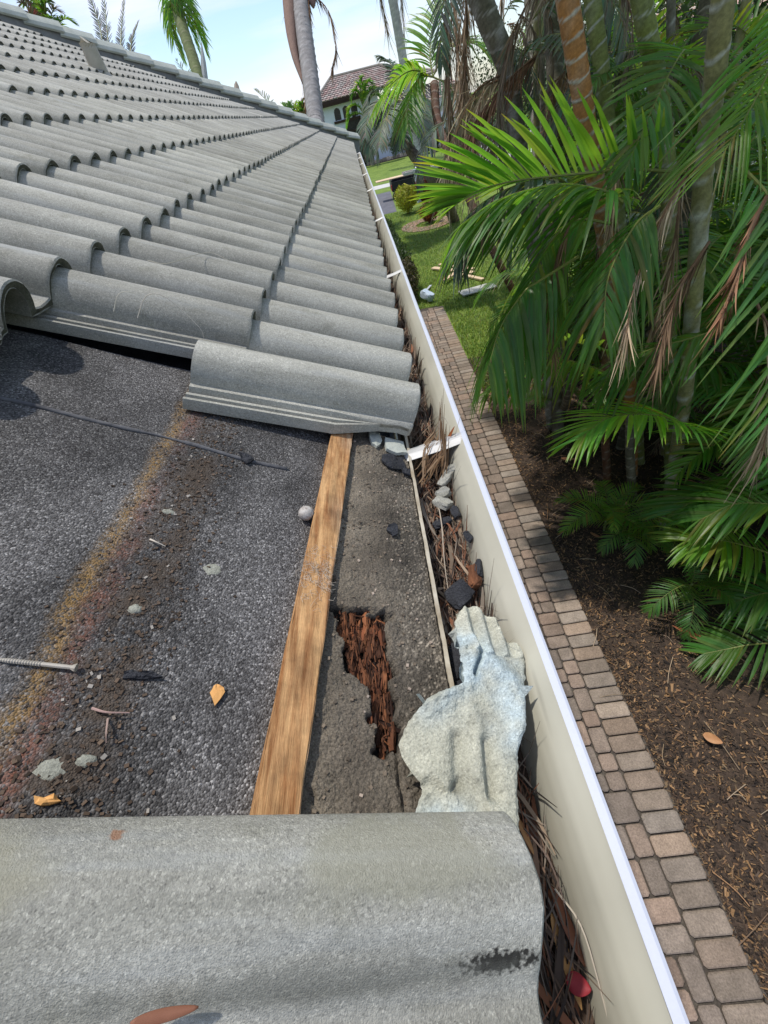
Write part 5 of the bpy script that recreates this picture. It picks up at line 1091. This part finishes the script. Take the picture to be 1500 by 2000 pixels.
# ================================================================== WHITE HOUSE ACROSS THE LAWN
wh = thing('white_house', (4, 49, GZ), 'white stucco house with terracotta tile roof and three arched windows', 'house')
yf = 45.0
ARCH = [(-.96, -.46), (-.27, .23), (.42, .92)]
def arch_hole(x, z, x0, x1, z0, zs):
    xc = (x0+x1)/2; r = (x1-x0)/2
    return x0 < x < x1 and z > z0 and (z < zs or hypot(x-xc, z-zs) < r)
mb = MB()
ENT = (-.30, 1.35, GZ, -.45)
nx, nz_ = 110, 50; X0, X1, Z0, Z1 = -1.95, 2.6, GZ, 1.30
mb.grid(nx, nz_*2, lambda a, b: V((X0+(X1-X0)*a, yf, Z0+(Z1-Z0)*b)), keep=lambda a, b: not (any(arch_hole(X0+(X1-X0)*a, Z0+(Z1-Z0)*b, x0, x1, .36, .84) for x0, x1 in ARCH) or arch_hole(X0+(X1-X0)*a, Z0+(Z1-Z0)*b, *ENT)))
o = mb.build('wall', M_stucco, wh); q = o.modifiers.new('thick', 'SOLIDIFY'); q.thickness = .18; q.offset = -1
mb = MB(); mb.box((2.601, yf-.02, GZ), (9.4, yf+2.2, .2)); mb.box((X0, yf+.8, GZ), (2.6, yf+7, 1.3)); mb.box((X0, yf+.19, GZ), (X0+.2, yf+.8, 1.3)); mb.build('side_wall', M_stucco, wh)
for x0, x1 in ARCH:
    fr = MB(); xc = (x0+x1)/2
    for k in range(13):
        q0, q1 = pi*k/12, pi*(k+1)/12
        if k < 12: fr.add([V((xc+.25*cos(q0), yf+.06, .84+.25*sin(q0))), V((xc+.25*cos(q1), yf+.06, .84+.25*sin(q1))), V((xc+.20*cos(q1), yf+.06, .84+.20*sin(q1))), V((xc+.20*cos(q0), yf+.06, .84+.20*sin(q0)))], [(0, 1, 2, 3)])
    fr.box((x0, yf+.05, .36), (x0+.05, yf+.09, .84)); fr.box((x1-.05, yf+.05, .36), (x1, yf+.09, .84)); fr.box((xc-.015, yf+.05, .36), (xc+.015, yf+.09, 1.0))
    f_ = fr.build('window', M_brown, wh); g_ = MB(); g_.box((x0-.02, yf+.12, .33), (x1+.02, yf+.14, 1.1)); g_.build('pane', M_glass, f_)
mb = MB(); mb.box((-1.08, yf-.16, .20), (1.04, yf-.002, .355)); mb.build('window_sill', M_brown, wh)
mb = MB(); mb.box((-.35, yf+.3, GZ), (1.4, yf+.36, .3)); mb.build('entrance', M_glass, wh)
mb = MB(); mb.box((-2.3, yf-.55, 1.27), (2.75, yf-.002, 1.42)); mb.box((-2.3, yf-.60, 1.42), (2.75, yf-.55, 1.60)); mb.build('eave_board', M_brown, wh)
mb = MB(); mb.box((-.6, yf-.9, -.42), (1.5, yf-.02, -.36)); mb.box((-.45, yf-.7, GZ), (-.38, yf-.6, -.42)); mb.box((1.3, yf-.7, GZ), (1.37, yf-.6, -.42)); mb.build('porch_beam', M_brown, wh)
def tiles_plane(m, A, B, C, D, nr, tw):
    """A-B eave, D-C ridge; one course after another, one tile after another"""
    A, B, C, D = map(V, (A, B, C, D)); n = (B-A).cross(D-A).normalized()
    for r in range(nr):
        l0, r0 = A+(D-A)*(r/nr), B+(C-B)*(r/nr); l1, r1 = A+(D-A)*((r+1)/nr), B+(C-B)*((r+1)/nr)
        k = max(1, int((r0-l0).length/tw))
        for i in range(k):
            f0, f1 = i/k+.004, (i+1)/k-.06/k; c = U(.75, 1.2); h = U(.8, 1.1)
            col = (.44*c, .365*c*h, .33*c*h)
            m.add([l0+(r0-l0)*f0+n*.07, l0+(r0-l0)*f1+n*.07, l1+(r1-l1)*f1+n*.01, l1+(r1-l1)*f0+n*.01, l0+(r0-l0)*f0, l0+(r0-l0)*f1], [(0, 1, 2, 3), (4, 5, 1, 0)], 0, col)
mb = MB()
tiles_plane(mb, (-2.35, yf-.62, 1.60), (7.2, yf-.62, 1.60), (3.3, yf+3.2, 2.86), (-.75, yf+3.2, 2.90), 11, .30)
tiles_plane(mb, (-2.35, yf+7, 1.60), (-2.35, yf-.62, 1.60), (-.75, yf+3.2, 2.90), (-.75, yf+3.3, 2.90), 11, .30)
tiles_plane(mb, (7.2, yf-.62, 1.60), (7.2, yf+7, 1.60), (3.3, yf+3.3, 2.86), (3.3, yf+3.2, 2.86), 11, .30)
tiles_plane(mb, (2.8, yf-1.2, .15), (9.5, yf-1.2, .15), (8.5, yf+1.2, 1.1), (2.8, yf+1.2, 1.15), 7, .30)
mb.add([V((-2.3, yf-.55, 1.585)), V((7.1, yf-.55, 1.585)), V((7.1, yf+6.8, 1.585)), V((-2.3, yf+6.8, 1.585))], [(0, 3, 2, 1)], 0, (.25, .2, .18))
mb.add([V((-2.3, yf-.6, 1.58)), V((7.15, yf-.6, 1.58)), V((3.3, yf+3.2, 2.84)), V((-.75, yf+3.2, 2.88))], [(0, 1, 2, 3)], 0, (.62, .55, .5))
rf = mb.build('roof', M_rooft, wh)
mb = MB(); mb.tube([V((-2.35, yf-.62, 1.66)), V((-.75, yf+3.2, 2.97)), V((3.3, yf+3.2, 2.93)), V((7.2, yf-.62, 1.66))], .09, 6); mb.build('ridge_tiles', mat('ridge_tile', (.30, .27, .22), (.38, .35, .30)), rf)
# lawn edging of stones, sidewalk, driveway, brick ring
eg = thing('stone_edging', (3, 44, GZ), 'low curved edging of rough tan stones at the far lawn edge', 'edging')
for k in range(34):
    x = 1.0+k*.185; y = 43.9+.5*sin(k*.12)-.010*k; s = U(.8, 1.2); b_ = 1.2 if (k//3) % 2 else .6
    m = MB(); K = 8; pts = []
    for z, r_ in ((0, .11), (.10, .115), (.17, .08)):
        for q in range(K): pts.append(V((x+r_*s*cos(2*pi*q/K)*(1+U(-.15, .15)), y+r_*s*sin(2*pi*q/K), GZ+z*s*1.3)))
    m.add(pts, [(g*K+q, g*K+(q+1) % K, g*K+K+(q+1) % K, g*K+K+q) for g in (0, 1) for q in range(K)]+[tuple(range(16, 24))], 0, (b_, b_*.95, b_*.9)); m.build('stone', M_stone, eg, loc=None)
def sheet(P, z, name, m):
    mbx = MB(); mbx.add([V((x, y, GZ+z)) for x, y in P], [tuple(range(len(P)))]); return structure(mbx.build(name, m))
sheet([(-3, 28.4), (14, 28.0), (14, 29.4), (-3, 30.0)], .006, 'sidewalk', M_conc)
sheet([(-1.0, 20.3), (1.30, 20.3), (1.5, 26.5), (-1.0, 26.5)], .005, 'driveway', M_asph)
sheet([(6.0, 34), (13, 31), (15, 44), (7.5, 44)], .007, 'house_drive', M_conc)
sheet([(-4, 43.4), (9, 43.0), (9, 45.1), (-4, 45.1)], .004, 'planting_bed', M_soil)
# ring of brick pavers round a planter
br = thing('brick_ring', (2.0, 16.3, GZ), 'curved ring of pinkish brick pavers on the lawn', 'paving')
for r_ in range(4):
    for k in range(24):
        a = 2*pi*(k+.5*(r_ % 2))/24; rd = .42+.13*r_; c = V((2.02+rd*cos(a), 16.55+rd*1.15*sin(a), GZ+.012)); d = V((cos(a), sin(a), 0)); e = V((-sin(a), cos(a), 0))
        m = MB(); m.obox(V((0, 0, 0)), d*.058, e*(2*pi*rd/24*.46), V((0, 0, .014)), 0, (1.5*U(.85, 1.15), 1.15, 1.02)); m.build('brick', M_paver, br, loc=c)
# white bollard, boards, bag
mb = MB(); mb.box((2.28, 21.0, GZ), (2.52, 21.24, -1.62)); mb.box((2.24, 20.96, -1.62), (2.56, 21.28, -1.56)); mb.tube([V((2.4, 21.12, -1.56)), V((2.4, 21.12, -1.47))], [.13, .03], 8); solo(mb, 'white_post', M_white, 'short white capped post behind the yellow shrub', 'post', c=(2.4, 21.12, GZ))
tr = thing('trailer', (2.9, 23.8, GZ), 'dark utility trailer with red tail light, loaded with boards', 'trailer')
mb = MB(); mb.box((1.42, 23.2, GZ+0.311), (5.6, 24.7, GZ+0.370)); mb.box((1.42, 23.2, GZ+0.371), (5.6, 23.25, GZ+0.681)); mb.box((1.42, 24.65, GZ+0.371), (5.6, 24.7, GZ+0.681)); mb.box((1.42, 23.251, GZ+0.371), (1.47, 24.649, GZ+0.740)); mb.build('bed', M_black, tr)
for x in (2.9, 3.7):
    for y in (23.05, 24.72): m = MB(); m.tube([V((x, y, GZ+0.244)), V((x, y+.14, GZ+0.244))], .243, 18); m.build('wheel', M_black, tr)
m = MB(); m.tube([V((1.55, 23.05, GZ+0.163)), V((1.55, 23.19, GZ+0.163))], .162, 16); m.build('wheel', M_black, tr)
mb = MB(); mb.box((1.385, 23.22, GZ+0.370), (1.419, 23.36, GZ+0.577)); mb.build('tail_light', M_red, tr)
mb = MB(); mb.box((.75, 23.5, GZ+0.755), (3.6, 24.1, GZ+0.784)); solo(mb, 'lumber_stack', M_board, 'pale board sticking out over the tail of the trailer', 'boards')
mb = MB(); mb.box((2.0, 23.3, GZ+0.792), (5.6, 23.36, GZ+0.888)); mb.box((2.0, 23.9, GZ+0.792), (5.6, 23.96, GZ+0.888))
for k in range(11): mb.box((2.15+k*.32, 23.361, GZ+0.821), (2.19+k*.32, 23.899, GZ+0.851))
solo(mb, 'ladder', M_alu, 'aluminium ladder lying on top of the trailer load', 'ladder')
G_B = 'boards dropped on the grass'
def board(c, ang, L_, wd, th, label, m=M_board, tilt=.0):
    mbx = MB(); d = V((cos(ang), sin(ang), tilt)).normalized(); e = V((-sin(ang), cos(ang), 0)); mbx.obox(V(c), d*L_/2, e*wd/2, V((0, 0, th/2))); solo(mbx, 'board', m, label, 'board', G_B)
board((1.82, 10.55, GZ+.045), -.95, 1.35, .14, .03, 'longest fresh board lying away from the path on the grass')
board((1.80, 10.1, GZ+.09), .85, .95, .10, .03, 'short fresh board crossing the longest one')
board((1.95, 10.75, GZ+.05), -1.0, 1.2, .10, .03, 'narrow fresh board beside the longest one')
board((2.12, 9.75, GZ+.04), -1.1, .8, .10, .03, 'short stub of fresh board nearest the palms')
board((2.05, 8.85, GZ+.04), .15, .75, .34, .02, 'wide grey-white board lying nearest the palms', M_conc)
rock((.98, 8.88, GZ+.13), .13, 21, 'plastic_jug', M_bag, 'crumpled translucent plastic jug at the end of the walkway', 'plastic jug', (.9, 1.5, .9), (.3, .2, .6))
board((1.06, 9.55, GZ+.04), 1.1, .55, .05, .02, 'thin white strip lying along the hedge', M_white)
print('tiles', ntile, 'pavers', nb+cnt)
